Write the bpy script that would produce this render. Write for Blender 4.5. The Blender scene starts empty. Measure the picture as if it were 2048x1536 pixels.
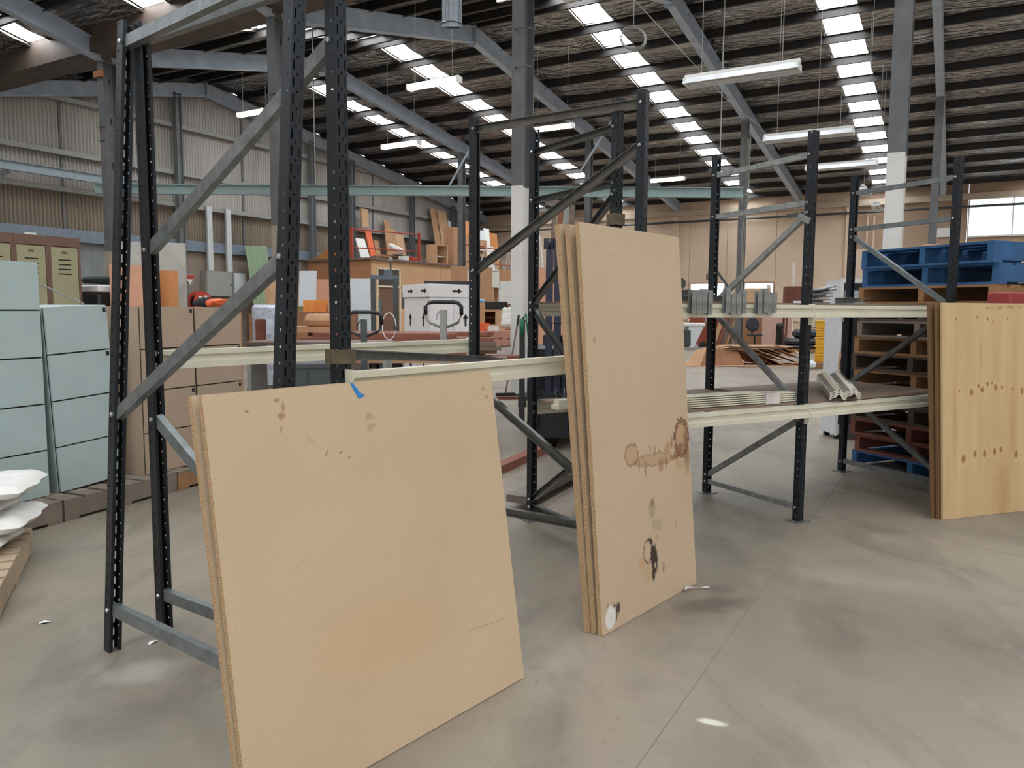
import bpy, math, random
from mathutils import Vector, Matrix
random.seed(11)
S = bpy.context.scene
COL = S.collection
R = math.radians

# ---------------------------------------------------------------- camera
cam_d = bpy.data.cameras.new('camera'); cam = bpy.data.objects.new('camera', cam_d); COL.objects.link(cam)
cam_d.sensor_width = 36.0; cam_d.lens = 1538.0 / 2048.0 * 36.0; cam_d.clip_start = .05; cam_d.clip_end = 300
cam.matrix_world = Matrix.Translation((0, 0, 1.34)) @ Matrix.Rotation(R(90 - 5.5), 4, 'X') @ Matrix.Rotation(R(.3), 4, 'Z')
S.camera = cam
# ---------------------------------------------------------------- world, exposure
w = bpy.data.worlds.new('overcast_sky'); S.world = w; w.use_nodes = True
w.node_tree.nodes['Background'].inputs[0].default_value = (.86, .93, 1, 1)
w.node_tree.nodes['Background'].inputs[1].default_value = 3.2
S.view_settings.view_transform = 'Standard'; S.view_settings.look = 'None'
S.view_settings.gamma = 1; S.view_settings.use_curve_mapping = False
S.view_settings.exposure = -.15
S.cycles.use_adaptive_sampling = True; S.cycles.adaptive_threshold = .035; S.cycles.max_bounces = 7; S.cycles.glossy_bounces = 3; S.cycles.transmission_bounces = 2
SKYLIGHT = 18.5          # daylight given off by the translucent roof sheets
DOOR = 55.0             # daylight entering by the open roller door behind the camera
# hall axes: origin at the foot of a valley column, x along the purlins, y along the rafters
HO = Vector((.144, 12.244, 0)); HA = -.524
HM = Matrix.Translation(HO) @ Matrix.Rotation(HA, 4, 'Z')
def hall(x, y, z=0): return HM @ Vector((x, y, z))
# the open roller door stands in the wall behind the camera
ld = bpy.data.lights.new('roller_door_daylight', 'AREA'); ld.shape = 'RECTANGLE'; ld.size = 7.0; ld.size_y = 4.6
ld.energy = DOOR; ld.color = (1, .97, .93)
lo = bpy.data.objects.new('roller_door_daylight', ld); COL.objects.link(lo)
lo.matrix_world = HM @ Matrix.Translation((7.5, -15.6, 2.5)) @ Matrix.Rotation(R(90), 4, 'X')

# ---------------------------------------------------------------- helpers
def srgb(c):
    o = []
    for v in c[:3]:
        v = v / 255.0
        o.append(v / 12.92 if v <= .04045 else ((v + .055) / 1.055) ** 2.4)
    return (*o, 1.0)
MATS = {}
def mat(name, col, rough=.6, metal=0.0, var=.12, vs=6.0, bump=0.0, bs=60.0, stretch=None, col2=None, spec=.5):
    if name in MATS: return MATS[name]
    m = bpy.data.materials.new(name); m.use_nodes = True; nt = m.node_tree; n = nt.nodes; L = nt.links
    p = n['Principled BSDF']; p.inputs['Roughness'].default_value = rough; p.inputs['Metallic'].default_value = metal
    p.inputs['Specular IOR Level'].default_value = spec
    c = srgb(col)
    tc = n.new('ShaderNodeTexCoord'); vec = tc.outputs['Object']
    if stretch:
        mp = n.new('ShaderNodeMapping'); mp.inputs['Scale'].default_value = stretch; L.new(vec, mp.inputs[0]); vec = mp.outputs[0]
    nz = n.new('ShaderNodeTexNoise'); nz.inputs['Scale'].default_value = vs; nz.inputs['Detail'].default_value = 5; L.new(vec, nz.inputs['Vector'])
    mx = n.new('ShaderNodeMix'); mx.data_type = 'RGBA'
    rp = n.new('ShaderNodeValToRGB'); rp.color_ramp.elements[0].position = .3; rp.color_ramp.elements[1].position = .7
    L.new(nz.outputs['Fac'], rp.inputs[0]); L.new(rp.outputs[0], mx.inputs[0])
    c2 = srgb(col2) if col2 else tuple(min(1, x * (1 + var)) for x in c[:3]) + (1,)
    mx.inputs[6].default_value = tuple(x * (1 - var) for x in c[:3]) + (1,) if not col2 else c
    mx.inputs[7].default_value = c2
    L.new(mx.outputs[2], p.inputs['Base Color'])
    if bump:
        nb = n.new('ShaderNodeTexNoise'); nb.inputs['Scale'].default_value = bs; nb.inputs['Detail'].default_value = 4; L.new(vec, nb.inputs['Vector'])
        b = n.new('ShaderNodeBump'); b.inputs['Strength'].default_value = bump; b.inputs['Distance'].default_value = .01
        L.new(nb.outputs['Fac'], b.inputs['Height']); L.new(b.outputs[0], p.inputs['Normal'])
    m['out'] = 0
    MATS[name] = m
    m.diffuse_color = c
    return m
def emit(name, col, strength):
    if name in MATS: return MATS[name]
    m = bpy.data.materials.new(name); m.use_nodes = True; p = m.node_tree.nodes['Principled BSDF']
    c = srgb(col); p.inputs['Base Color'].default_value = c; p.inputs['Emission Color'].default_value = c
    p.inputs['Emission Strength'].default_value = strength; MATS[name] = m
    return m
class MB:
    def __init__(s): s.v = []; s.f = []
    def add(s, vs, fs):
        o = len(s.v); s.v += [tuple(v) for v in vs]; s.f += [tuple(i + o for i in f) for f in fs]; return s
    def box(s, x0, x1, y0, y1, z0, z1, M=None):
        vs = [Vector((x, y, z)) for z in (z0, z1) for x, y in ((x0, y0), (x1, y0), (x1, y1), (x0, y1))]
        if M: vs = [M @ v for v in vs]
        return s.add(vs, [(3, 2, 1, 0), (4, 5, 6, 7), (0, 1, 5, 4), (1, 2, 6, 5), (2, 3, 7, 6), (3, 0, 4, 7)])
    def ext(s, prof, p, q, up=(0, 0, 1), caps=True):
        p = Vector(p); q = Vector(q); d = (q - p).normalized(); up = Vector(up)
        if abs(d.dot(up)) > .98: up = Vector((0, 1, 0))
        a = d.cross(up).normalized(); b = a.cross(d).normalized(); n = len(prof)
        vs = [o + a * x + b * y for o in (p, q) for x, y in prof]
        fs = [(i, (i + 1) % n, n + (i + 1) % n, n + i) for i in range(n)]
        if caps: fs += [tuple(range(n))[::-1], tuple(range(n, 2 * n))]
        return s.add(vs, fs)
    def bar(s, p, q, w, h, up=(0, 0, 1)):
        return s.ext([(-w / 2, -h / 2), (w / 2, -h / 2), (w / 2, h / 2), (-w / 2, h / 2)], p, q, up)
    def ibeam(s, p, q, w, h, tf=.016, tw=.012, up=(0, 0, 1)):
        a, b = w / 2, h / 2; t = tw / 2
        return s.ext([(-a, -b), (a, -b), (a, -b + tf), (t, -b + tf), (t, b - tf), (a, b - tf), (a, b), (-a, b), (-a, b - tf), (-t, b - tf), (-t, -b + tf), (-a, -b + tf)], p, q, up)
    def channel(s, p, q, w, h, t=.004, up=(0, 0, 1), flip=1):
        a, b = w / 2 * flip, h / 2
        return s.ext([(-a, -b), (a, -b), (a, -b + t), (-a + t * flip, -b + t), (-a + t * flip, b - t), (a, b - t), (a, b), (-a, b)], p, q, up)
    def tube(s, pts, r, n=8, closed=False):
        pts = [Vector(p) for p in pts]; rings = []; N = len(pts)
        up = Vector((0, 0, 1))
        for i, p in enumerate(pts):
            if closed: d = pts[(i + 1) % N] - pts[i - 1]
            else: d = pts[min(i + 1, N - 1)] - pts[max(i - 1, 0)]
            d.normalize()
            u = up if abs(d.dot(up)) < .95 else Vector((1, 0, 0))
            a = d.cross(u).normalized(); b = d.cross(a)
            rr = r[i] if isinstance(r, (list, tuple)) else r
            rings.append([p + (a * math.cos(2 * math.pi * k / n) + b * math.sin(2 * math.pi * k / n)) * rr for k in range(n)])
        vs = [v for ring in rings for v in ring]; fs = []
        for i in range(N if closed else N - 1):
            j = (i + 1) % N
            for k in range(n): fs.append((i * n + k, i * n + (k + 1) % n, j * n + (k + 1) % n, j * n + k))
        if not closed: fs += [tuple(range(n))[::-1], tuple(range((N - 1) * n, N * n))]
        return s.add(vs, fs)
    def lathe(s, prof, n=20, M=None):
        vs = [Vector((r * math.cos(2 * math.pi * k / n), r * math.sin(2 * math.pi * k / n), z)) for r, z in prof for k in range(n)]
        if M: vs = [M @ v for v in vs]
        fs = [(i * n + k, i * n + (k + 1) % n, (i + 1) * n + (k + 1) % n, (i + 1) * n + k) for i in range(len(prof) - 1) for k in range(n)]
        fs += [tuple(range(n))[::-1], tuple(range((len(prof) - 1) * n, len(prof) * n))]
        return s.add(vs, fs)
    def poly(s, pts, d):       # flat outline (x,z) with a thickness d along y
        n = len(pts); vs = [(x, 0, z) for x, z in pts] + [(x, d, z) for x, z in pts]
        return s.add(vs, [tuple(range(n)), tuple(range(n, 2 * n))[::-1]] + [(i, n + i, n + (i + 1) % n, (i + 1) % n) for i in range(n)])
    def mesh(s, name, m=None, smooth=False):
        me = bpy.data.meshes.new(name); me.from_pydata(s.v, [], s.f); me.update()
        if m: me.materials.append(m)
        if smooth:
            for p in me.polygons: p.use_smooth = True
        return me
    def build(s, name, m, parent=None, smooth=False, M=None):
        return obj(name, s.mesh(name, m, smooth), parent, M)
def obj(name, me, parent=None, M=None):
    o = bpy.data.objects.new(name, me); COL.objects.link(o)
    if parent is not None: o.parent = parent
    if M is not None: o.matrix_local = M
    return o
def tag(o, label, cat, group=None):
    o['label'] = label; o['category'] = cat
    if group: o['group'] = group
    return o
def struct(o): o['kind'] = 'structure'; return o
def place(x, y, z=0, rz=0, rx=0, ry=0):
    return Matrix.Translation((x, y, z)) @ Matrix.Rotation(rz, 4, 'Z') @ Matrix.Rotation(ry, 4, 'Y') @ Matrix.Rotation(rx, 4, 'X')
def thing(name, label, cat, M=None, group=None):
    o = bpy.data.objects.new(name, None); o.empty_display_size = .1; COL.objects.link(o)
    if M is not None: o.matrix_world = M
    return tag(o, label, cat, group)
BOXES = {}
def bxm(dx, dy, dz, m, name='box', bev=0):      # shared box mesh, origin at the bottom centre
    k = (round(dx, 4), round(dy, 4), round(dz, 4), m.name, name, bev)
    if k not in BOXES:
        b = MB()
        if bev:
            e = min(bev, dx / 3, dy / 3, dz / 3); x, y = dx / 2, dy / 2
            pts = [(-x + e, -y), (x - e, -y), (x, -y + e), (x, y - e), (x - e, y), (-x + e, y), (-x, y - e), (-x, -y + e)]
            ins = [(px * (1 - e / x), py * (1 - e / y)) for px, py in pts]
            rings = [[(*p, 0) for p in ins], [(*p, e) for p in pts], [(*p, dz - e) for p in pts], [(*p, dz) for p in ins]]
            vs = [v for r in rings for v in r]
            b.add(vs, [(i * 8 + j, i * 8 + (j + 1) % 8, (i + 1) * 8 + (j + 1) % 8, (i + 1) * 8 + j) for i in range(3) for j in range(8)] + [tuple(range(8))[::-1], tuple(range(24, 32))])
        else: b.box(-dx / 2, dx / 2, -dy / 2, dy / 2, 0, dz)
        BOXES[k] = b.mesh(name, m)
    return BOXES[k]
def bx(name, parent, m, cx, cy, z, dx, dy, dz, rz=0, bev=0, rx=0, ry=0):
    return obj(name, bxm(dx, dy, dz, m, name, bev), parent, place(cx, cy, z, rz, rx, ry))
def slab(name, label, cat, m, M, dx, dy, dz, group=None, bev=0):     # a thing that is one sheet, board or carton
    o = obj(name, bxm(dx, dy, dz, m, name, bev), None, M); return tag(o, label, cat, group)

# ---------------------------------------------------------------- materials
M_post = mat('rack_post_paint', (27, 33, 39), .45, .1, .25, 9, spec=.4)
M_galv = mat('galvanised_brace', (120, 126, 128), .4, .55, .22, 22)
M_dull = mat('weathered_zinc', (138, 141, 139), .5, .35, .3, 26)
M_dark = mat('dark_steel_brace', (112, 114, 112), .28, .7, .2, 18)
M_bolt = mat('bolt_zinc', (190, 192, 190), .3, .8, .05)
M_cream = mat('cream_beam_paint', (210, 206, 186), .42, 0, .06, 5)
M_black = mat('black_plastic', (22, 22, 24), .45, 0, .1)
M_white = mat('white_paint', (225, 225, 222), .5, 0, .04)
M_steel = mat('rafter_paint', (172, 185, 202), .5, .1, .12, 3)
M_colmn = mat('column_paint', (98, 99, 101), .55, .1, .2, 2.5)
M_purlin = mat('purlin_zinc', (56, 53, 52), .5, .4, .2, 3)
M_card = mat('cardboard', (184, 142, 108), .8, 0, .1, 4)
M_card2 = mat('cardboard_pale', (203, 165, 130), .8, 0, .08, 4)
M_card3 = mat('cardboard_dark', (150, 108, 80), .85, 0, .12, 4)
M_ply = mat('orange_plywood', (196, 132, 78), .65, 0, .12, 3, stretch=(1, 1, .15))
M_timber = mat('red_timber', (137, 84, 66), .7, 0, .2, 3, stretch=(.3, 6, 6))
M_timber2 = mat('pale_timber', (186, 146, 108), .7, 0, .15, 3, stretch=(.3, 6, 6))
M_timber3 = mat('grey_timber', (122, 104, 94), .8, 0, .2, 3, stretch=(.3, 6, 6))
M_pal = mat('pallet_pine', (146, 108, 72), .8, 0, .18, 5, bump=.3, bs=30)
M_pald = mat('pallet_aged', (120, 108, 96), .85, 0, .2, 5, bump=.3, bs=30)
M_palb = mat('pallet_blue', (44, 88, 132), .75, 0, .2, 6, bump=.3, bs=30)
M_palr = mat('pallet_brown', (110, 62, 50), .8, 0, .2, 6)
M_wcab = mat('pale_blue_cabinet', (166, 182, 181), .45, 0, .05, 3)
M_bcab = mat('beige_cabinet', (172, 150, 130), .5, 0, .05, 3)
M_gap = mat('dark_gap', (40, 36, 34), .9)
M_sheetw = mat('white_panel', (208, 214, 218), .5, 0, .03)
M_red = mat('red_paint', (178, 62, 44), .5, 0, .1)
M_orange = mat('orange_paint', (226, 104, 58), .55, 0, .08)
M_teal = mat('green_hose', (34, 106, 78), .45, 0, .1)
M_yel = mat('yellow_plastic', (222, 170, 48), .45, 0, .08)
M_grey = mat('grey_paint', (146, 147, 143), .5, 0, .06)
M_dgrey = mat('dark_grey_paint', (70, 74, 76), .45, .2, .12)
M_navy = mat('navy_mast_paint', (30, 34, 58), .4, .2, .15)
M_film = mat('stretch_film', (196, 186, 184), .18, 0, .25, 9, bump=.6, bs=18)
M_wire = mat('wire', (150, 150, 146), .5, .3, .05)
M_darkwood = mat('shelf_deck_board', (132, 112, 98), .75, 0, .12, 2.5)
# ---------------------------------------------------------------- stain helper for procedural materials
def blobs(m, spots, plane='xz', nscale=14, extra_noise=None):
    nt = m.node_tree; n = nt.nodes; L = nt.links; p = n['Principled BSDF']
    cur = p.inputs['Base Color'].links[0].from_socket
    tc = n.new('ShaderNodeTexCoord'); nz = n.new('ShaderNodeTexNoise'); nz.inputs['Scale'].default_value = nscale; nz.inputs['Detail'].default_value = 6
    L.new(tc.outputs['Object'], nz.inputs['Vector'])
    sub = n.new('ShaderNodeMath'); sub.operation = 'SUBTRACT'; L.new(nz.outputs['Fac'], sub.inputs[0]); sub.inputs[1].default_value = .5
    for sp in spots:
        cx, cz, rx, rz, ang, col, st, warp, edge = sp[:9]; ring = len(sp) > 9
        mp = n.new('ShaderNodeMapping'); mp.vector_type = 'TEXTURE'
        if plane == 'xz':
            mp.inputs[1].default_value = (cx, 0, cz); mp.inputs[2].default_value = (0, ang, 0); mp.inputs[3].default_value = (rx, 1000, rz)
        else:
            mp.inputs[1].default_value = (cx, cz, 0); mp.inputs[2].default_value = (0, 0, ang); mp.inputs[3].default_value = (rx, rz, 1000)
        L.new(tc.outputs['Object'], mp.inputs[0])
        ln = n.new('ShaderNodeVectorMath'); ln.operation = 'LENGTH'; L.new(mp.outputs[0], ln.inputs[0])
        ma = n.new('ShaderNodeMath'); ma.operation = 'MULTIPLY_ADD'; L.new(sub.outputs[0], ma.inputs[0]); ma.inputs[1].default_value = warp * 2; L.new(ln.outputs['Value'], ma.inputs[2])
        val = ma.outputs[0]
        if ring:
            a = n.new('ShaderNodeMath'); a.operation = 'SUBTRACT'; L.new(val, a.inputs[0]); a.inputs[1].default_value = .85
            b = n.new('ShaderNodeMath'); b.operation = 'ABSOLUTE'; L.new(a.outputs[0], b.inputs[0])
            c = n.new('ShaderNodeMath'); c.operation = 'MULTIPLY'; L.new(b.outputs[0], c.inputs[0]); c.inputs[1].default_value = 1 / sp[9]; val = c.outputs[0]
        mr = n.new('ShaderNodeMapRange'); mr.inputs[1].default_value = 1 - edge; mr.inputs[2].default_value = 1; mr.inputs[3].default_value = st; mr.inputs[4].default_value = 0
        L.new(val, mr.inputs[0])
        mx = n.new('ShaderNodeMix'); mx.data_type = 'RGBA'; L.new(mr.outputs[0], mx.inputs[0]); L.new(cur, mx.inputs[6]); mx.inputs[7].default_value = srgb(col)
        cur = mx.outputs[2]
    L.new(cur, p.inputs['Base Color'])

# ---------------------------------------------------------------- the hall: floor
def floor_mat():
    m = mat('concrete_floor', (127, 118, 105), .48, 0, .10, .55, bump=.1, bs=20, col2=(150, 140, 125))
    nt = m.node_tree; n = nt.nodes; L = nt.links; p = n['Principled BSDF']
    tc = n.new('ShaderNodeTexCoord')
    cur = p.inputs['Base Color'].links[0].from_socket
    for sc, lo, hi, col, st, dist in ((.8, .48, .66, (108, 100, 90), .55, .9), (2.3, .48, .70, (92, 85, 77), .6, .8), (1.1, .55, .72, (158, 140, 127), .55, .8), (7, .58, .78, (172, 165, 151), .3, .7), (22, .60, .76, (84, 78, 71), .4, .8)):
        mp = n.new('ShaderNodeMapping'); mp.inputs['Location'].default_value = (sc * 7, sc * 3, 0); mp.inputs['Rotation'].default_value = (0, 0, .5); mp.inputs['Scale'].default_value = (1, .55, 1); L.new(tc.outputs['Object'], mp.inputs[0])
        nz = n.new('ShaderNodeTexNoise'); nz.inputs['Scale'].default_value = sc; nz.inputs['Detail'].default_value = 8; nz.inputs['Roughness'].default_value = .62; nz.inputs['Distortion'].default_value = dist
        L.new(mp.outputs[0], nz.inputs['Vector'])
        mr = n.new('ShaderNodeMapRange'); mr.inputs[1].default_value = lo; mr.inputs[2].default_value = hi; mr.inputs[3].default_value = 0; mr.inputs[4].default_value = st; L.new(nz.outputs['Fac'], mr.inputs[0])
        mx = n.new('ShaderNodeMix'); mx.data_type = 'RGBA'; L.new(mr.outputs[0], mx.inputs[0]); L.new(cur, mx.inputs[6]); mx.inputs[7].default_value = srgb(col); cur = mx.outputs[2]
    L.new(cur, p.inputs['Base Color'])
    blobs(m, [
        (.90, 3.40, .26, .11, .35, (74, 67, 60), .55, .8, .6), (1.02, 3.62, .10, .08, .2, (88, 80, 72), .5, .5, .5),
        (.66, 2.40, .055, .02, -.35, (214, 212, 200), .85, .9, .6), (-1.20, 4.10, .30, .13, .2, (104, 98, 92), .6, .5, .4),
        (1.55, 4.55, .26, .12, .9, (104, 98, 93), .45, .5, .5), (-.55, 3.6, .5, .2, .4, (112, 105, 98), .45, .6, .6),
        (1.75, 3.75, .5, .16, -.5, (172, 165, 152), .35, .9, .9), (2.7, 3.2, .7, .12, -.3, (170, 164, 150), .35, .9, .9),
        (1.35, 2.75, .22, .1, .1, (118, 113, 104), .35, .9, .9), (-1.35, 2.75, .2, .12, .6, (176, 170, 160), .5, .8, .7),
        (.45, 2.65, .14, .1, .8, (110, 101, 93), .3, .9, .9), (1.1, 1.95, .5, .22, .1, (132, 134, 130), .5, .6, .8)], 'xy', 5)
    return m
fb = MB(); P = [hall(-16.2, -16), hall(24, -16), hall(24, 24.3), hall(-16.2, 24.3)]
fb.add([(*p.xy, 0) for p in P] + [(*p.xy, -.15) for p in P], [(0, 1, 2, 3), (7, 6, 5, 4), (0, 4, 5, 1), (1, 5, 6, 2), (2, 6, 7, 3), (3, 7, 4, 0)])
floor = struct(fb.build('floor', floor_mat()))
M_joint = mat('floor_joint_filler', (124, 115, 103), .9)
jn = MB()
for x in (-10.5, -5.25, 0, 5.25, 10.5):
    jn.box(x - .0015, x + .0015, -15, 24, .0002, .0012)
for y in (2.0, 8.0, 14.0):
    jn.box(-15, 20, y - .003, y + .003, .0002, .0012)
jn.build('joint_filler', M_joint, floor, M=HM)

# ---------------------------------------------------------------- roof: purlins, rafters, foil, skylights
ZR, ZV, TR, SF, SN = 8.41, 6.86, 6.67, .14, .2324
FE, NE = 24.0, -15.7                       # far and near eaves
def zroof(y):                              # rafter centre line
    if y >= TR: return ZR - SF * (y - TR)
    if y >= 0: return ZR - SN * (TR - y)
    if y >= -TR: return ZR - SN * (TR + y)
    return ZR - SF * (-TR - y)
XL, XR = -15.76, 23.0
foil = mat('roof_foil', (184, 181, 180), .19, .94, .25, .8)
nt = foil.node_tree; pr = nt.nodes['Principled BSDF']; tcn = nt.nodes.new('ShaderNodeTexCoord')
mpn = nt.nodes.new('ShaderNodeMapping'); mpn.inputs['Scale'].default_value = (.5, 1.6, 1); nt.links.new(tcn.outputs['Object'], mpn.inputs[0])
n1 = nt.nodes.new('ShaderNodeTexNoise'); n1.inputs['Scale'].default_value = 2.1; n1.inputs['Detail'].default_value = 5; n1.inputs['Distortion'].default_value = 2.0; nt.links.new(mpn.outputs[0], n1.inputs['Vector'])
bpn = nt.nodes.new('ShaderNodeBump'); bpn.inputs['Strength'].default_value = 1.0; bpn.inputs['Distance'].default_value = .30
nt.links.new(n1.outputs['Fac'], bpn.inputs['Height']); nt.links.new(bpn.outputs[0], pr.inputs['Normal'])
purl_far = [8.05 + 1.31 * i for i in range(-1, 13)]
purl_near = [TR - .55 - 1.2 * i for i in range(5)]
pf = sorted(purl_far + purl_near)
pn = sorted([-TR + .55 + 1.2 * i for i in range(5)] + [-TR - .55 - 1.3 * i for i in range(7)])
OFF = .40
sky = [(-12.75, -12.0), (-8.6, -7.8), (-2.7, -1.9), (2.75, 3.6), (8.3, 9.1), (13.6, 14.4), (18.9, 19.7)]
def roof_strip(b, x0, x1, ys):
    # one run of foil between two skylight lines, sagging a little between the purlins
    for y0, y1 in zip(ys[:-1], ys[1:]):
        seg = 5; pts = []
        for i in range(seg + 1):
            f = i / seg; y = y0 + (y1 - y0) * f
            pts.append((y, zroof(y0) + (zroof(y1) - zroof(y0)) * f + OFF - .07 * math.sin(math.pi * f)))
        for (ya, za), (yb, zb) in zip(pts[:-1], pts[1:]):
            b.add([(x0, ya, za), (x1, ya, za), (x1, yb, zb), (x0, yb, zb)], [(0, 1, 2, 3)])
def ylist(side):
    return ([0.35] + [y for y in pf if .6 < y < TR - .1] + [TR] + [y for y in pf if y > TR + .1 and y < FE - .2] + [FE]) if side else ([NE] + [y for y in pn if y < -TR - .1] + [-TR] + [y for y in pn if y > -TR + .1 and y < -.6] + [-.35])
xs = [XL] + [v for s_ in sky for v in s_] + [XR]
cb = MB()
for side in (0, 1):
    for i in range(0, len(xs), 2): roof_strip(cb, xs[i], xs[i + 1], ylist(side))
ceiling = struct(cb.build('ceiling', foil, M=HM))
# weather skin above the foil closes the roof
sk = MB()
prof = [(NE - .4, zroof(NE) + .55), (-TR, ZR + .6), (0, ZV + .55), (TR, ZR + .6), (FE + .4, zroof(FE) + .5)]
for (ya, za), (yb, zb) in zip(prof[:-1], prof[1:]):
    sk.add([(XL - .4, ya, za), (XR + .4, ya, za), (XR + .4, yb, zb), (XL - .4, yb, zb)], [(0, 1, 2, 3)])
sk.build('roof_sheeting', M_purlin, ceiling)
for y in pf + pn:
    zc = zroof(y) + .29
    b = MB(); sgn = -1
    b.channel((XL, 0, 0), (XR, 0, 0), .075, .21, .012, flip=1)
    b.build('purlin', M_purlin, ceiling, M=Matrix.Translation((0, y, zc)))
# box gutter along the valley
gb = MB(); gb.box(XL, XR, -.36, .36, ZV - .02, ZV + .0); gb.box(XL, XR, -.37, -.35, ZV - .02, ZV + .55); gb.box(XL, XR, .35, .37, ZV - .02, ZV + .55)
gb.build('valley_gutter', mat('gutter_zinc', (92, 80, 72), .6, .2, .2, 2), ceiling)
rp = MB(); rp.box(XL, XR, TR - .25, TR + .25, ZR + .50, ZR + .52); rp.build('ridge_cap', M_purlin, ceiling)
# skylight lines: window_n with one pane between each pair of purlins
def skymat():
    m = bpy.data.materials.new('translucent_roof_sheet'); m.use_nodes = True; nt = m.node_tree; n = nt.nodes; p = n['Principled BSDF']
    tc = n.new('ShaderNodeTexCoord'); wv = n.new('ShaderNodeTexWave'); wv.inputs['Scale'].default_value = 1.6; wv.inputs['Distortion'].default_value = .2
    nt.links.new(tc.outputs['Object'], wv.inputs['Vector'])
    mr = n.new('ShaderNodeMapRange'); mr.inputs[1].default_value = .0; mr.inputs[2].default_value = .16; mr.inputs[3].default_value = .6; mr.inputs[4].default_value = SKYLIGHT
    nt.links.new(wv.outputs['Fac'], mr.inputs[0]); nt.links.new(mr.outputs[0], p.inputs['Emission Strength'])
    p.inputs['Emission Color'].default_value = (.93, .97, 1, 1); p.inputs['Base Color'].default_value = (.8, .82, .84, 1)
    return m
M_sky = skymat()
for i, (x0, x1) in enumerate(sky):
    wroot = bpy.data.objects.new('window_%d' % (i + 1), None); COL.objects.link(wroot); wroot.matrix_world = HM; wroot['kind'] = 'structure'
    for side in (0, 1):
        ys = ylist(side)
        for y0, y1 in zip(ys[:-1], ys[1:]):
            if y1 - y0 < .3 or (abs(y0) < .5 and False): continue
            if side and i in (0,) and y0 < TR + 2: pass
            b = MB(); za, zb = zroof(y0 + .06) + OFF + .03, zroof(y1 - .06) + OFF + .03
            cuts = [(x0, x1)] if i not in (0, 1) and not (i == 2 and y0 > 12) else [(x0, x0 + .48), (x0 + .53, x1)]
            for xa, xb in cuts:
                b.add([(xa, y0 + .05, za), (xb, y0 + .05, za), (xb, y1 - .05, zb), (xa, y1 - .05, zb), (xa, y0 + .05, za + .02), (xb, y0 + .05, za + .02), (xb, y1 - .05, zb + .02), (xa, y1 - .05, zb + .02)],
                      [(3, 2, 1, 0), (4, 5, 6, 7), (0, 1, 5, 4), (1, 2, 6, 5), (2, 3, 7, 6), (3, 0, 4, 7)])
            b.build('pane', M_sky, wroot)
        b = MB()
        for xx in (x0 - .03, x1 + .03, x0 - .12):
            for (ya, yb) in ((ys[0], (TR if side else -TR)), ((TR if side else -TR), ys[-1])):
                b.bar((xx, ya, zroof(ya) + OFF - .02), (xx, yb, zroof(yb) + OFF - .02), .02, .04)
        b.build('edge_flashing', mat('flashing', (120, 112, 104), .5, .4, .1), wroot)
# rafters on their column lines
BAY = 5.25
for k in range(3, -5, -1):
    x = -BAY * k if k < 3 else XL + .15
    for ya, yb in ((.1, TR), (TR, FE), (-.1, -TR), (-TR, NE)):
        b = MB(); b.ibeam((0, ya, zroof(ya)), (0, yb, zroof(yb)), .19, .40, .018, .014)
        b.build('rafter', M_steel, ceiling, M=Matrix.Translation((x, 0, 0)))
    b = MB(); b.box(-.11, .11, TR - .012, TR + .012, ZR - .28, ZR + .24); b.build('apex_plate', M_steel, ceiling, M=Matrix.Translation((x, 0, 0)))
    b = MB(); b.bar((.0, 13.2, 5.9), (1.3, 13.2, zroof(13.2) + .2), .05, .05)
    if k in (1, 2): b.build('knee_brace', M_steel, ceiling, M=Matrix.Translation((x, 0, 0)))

# ---------------------------------------------------------------- columns
M_colw = mat('white_painted_steel', (214, 212, 208), .55, 0, .06, 2)
def column(k, y, ztop, label, d=.34, w=.20, paint=3.25, lower=M_colw, slots=False):
    x = -BAY * k
    t = thing('steel_column', label, 'column', HM @ Matrix.Translation((x, y, 0)))
    b = MB(); b.ibeam((0, 0, paint), (0, 0, ztop), w, d, .02, .014, (0, 1, 0)); b.build('upper_shaft', M_colmn, t)
    b = MB(); b.ibeam((0, 0, 0), (0, 0, paint), w, d, .02, .014, (0, 1, 0)); b.build('painted_shaft', lower, t)
    b = MB(); b.box(-.2, .2, -.24, .24, 0, .025); b.build('base_plate', M_dgrey, t)
    b = MB(); b.box(-w / 2, w / 2, -d / 2, d / 2, ztop, ztop + .02)
    b.build('cap_plate', M_colmn, t)
    return t
M_colb = mat('worn_beige_paint', (150, 138, 124), .7, 0, .15, 2)
ctop = ZV - .2
c_mid = column(0, 0, ctop, 'grey steel column with white painted foot behind the leaning chipboard sheets')
for i, (ya, yb, z) in enumerate(((0, 0, 5.55), (0, 0, 5.0))):
    b = MB(); b.tube([(-.02, -.17, z), (.0, -.27, z), (.22, -.27, z - .02), (.24, -.17, z - .02)], .012, 6); b.build('step_iron', M_colmn, c_mid)
column(-1, 0, ctop, 'grey steel column with white painted foot beside the blue pallet stack')
c1 = column(1, 0, ctop, 'grey steel column with worn beige foot by the electrical cabinet', paint=2.9, lower=M_colb)
c2 = column(2, 0, ctop, 'grey steel column with an orange timber block near its top', paint=2.6, lower=M_colb)
for c_ in (c1, c2):
    for z in (6.2, 5.35, 4.4, 3.8, 2.7): bx('bolt_slot', c_, M_gap, .101, -.02, z, .006, .03, .14)
    for z in (5.0, 5.3): bx('splice_plate', c_, M_colmn, 0, -.175, z, .22, .03, .012)
bx('timber_block', c2, mat('orange_timber_block', (176, 112, 70), .7), 0, -.2, 6.35, .30, .06, .13)
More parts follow.
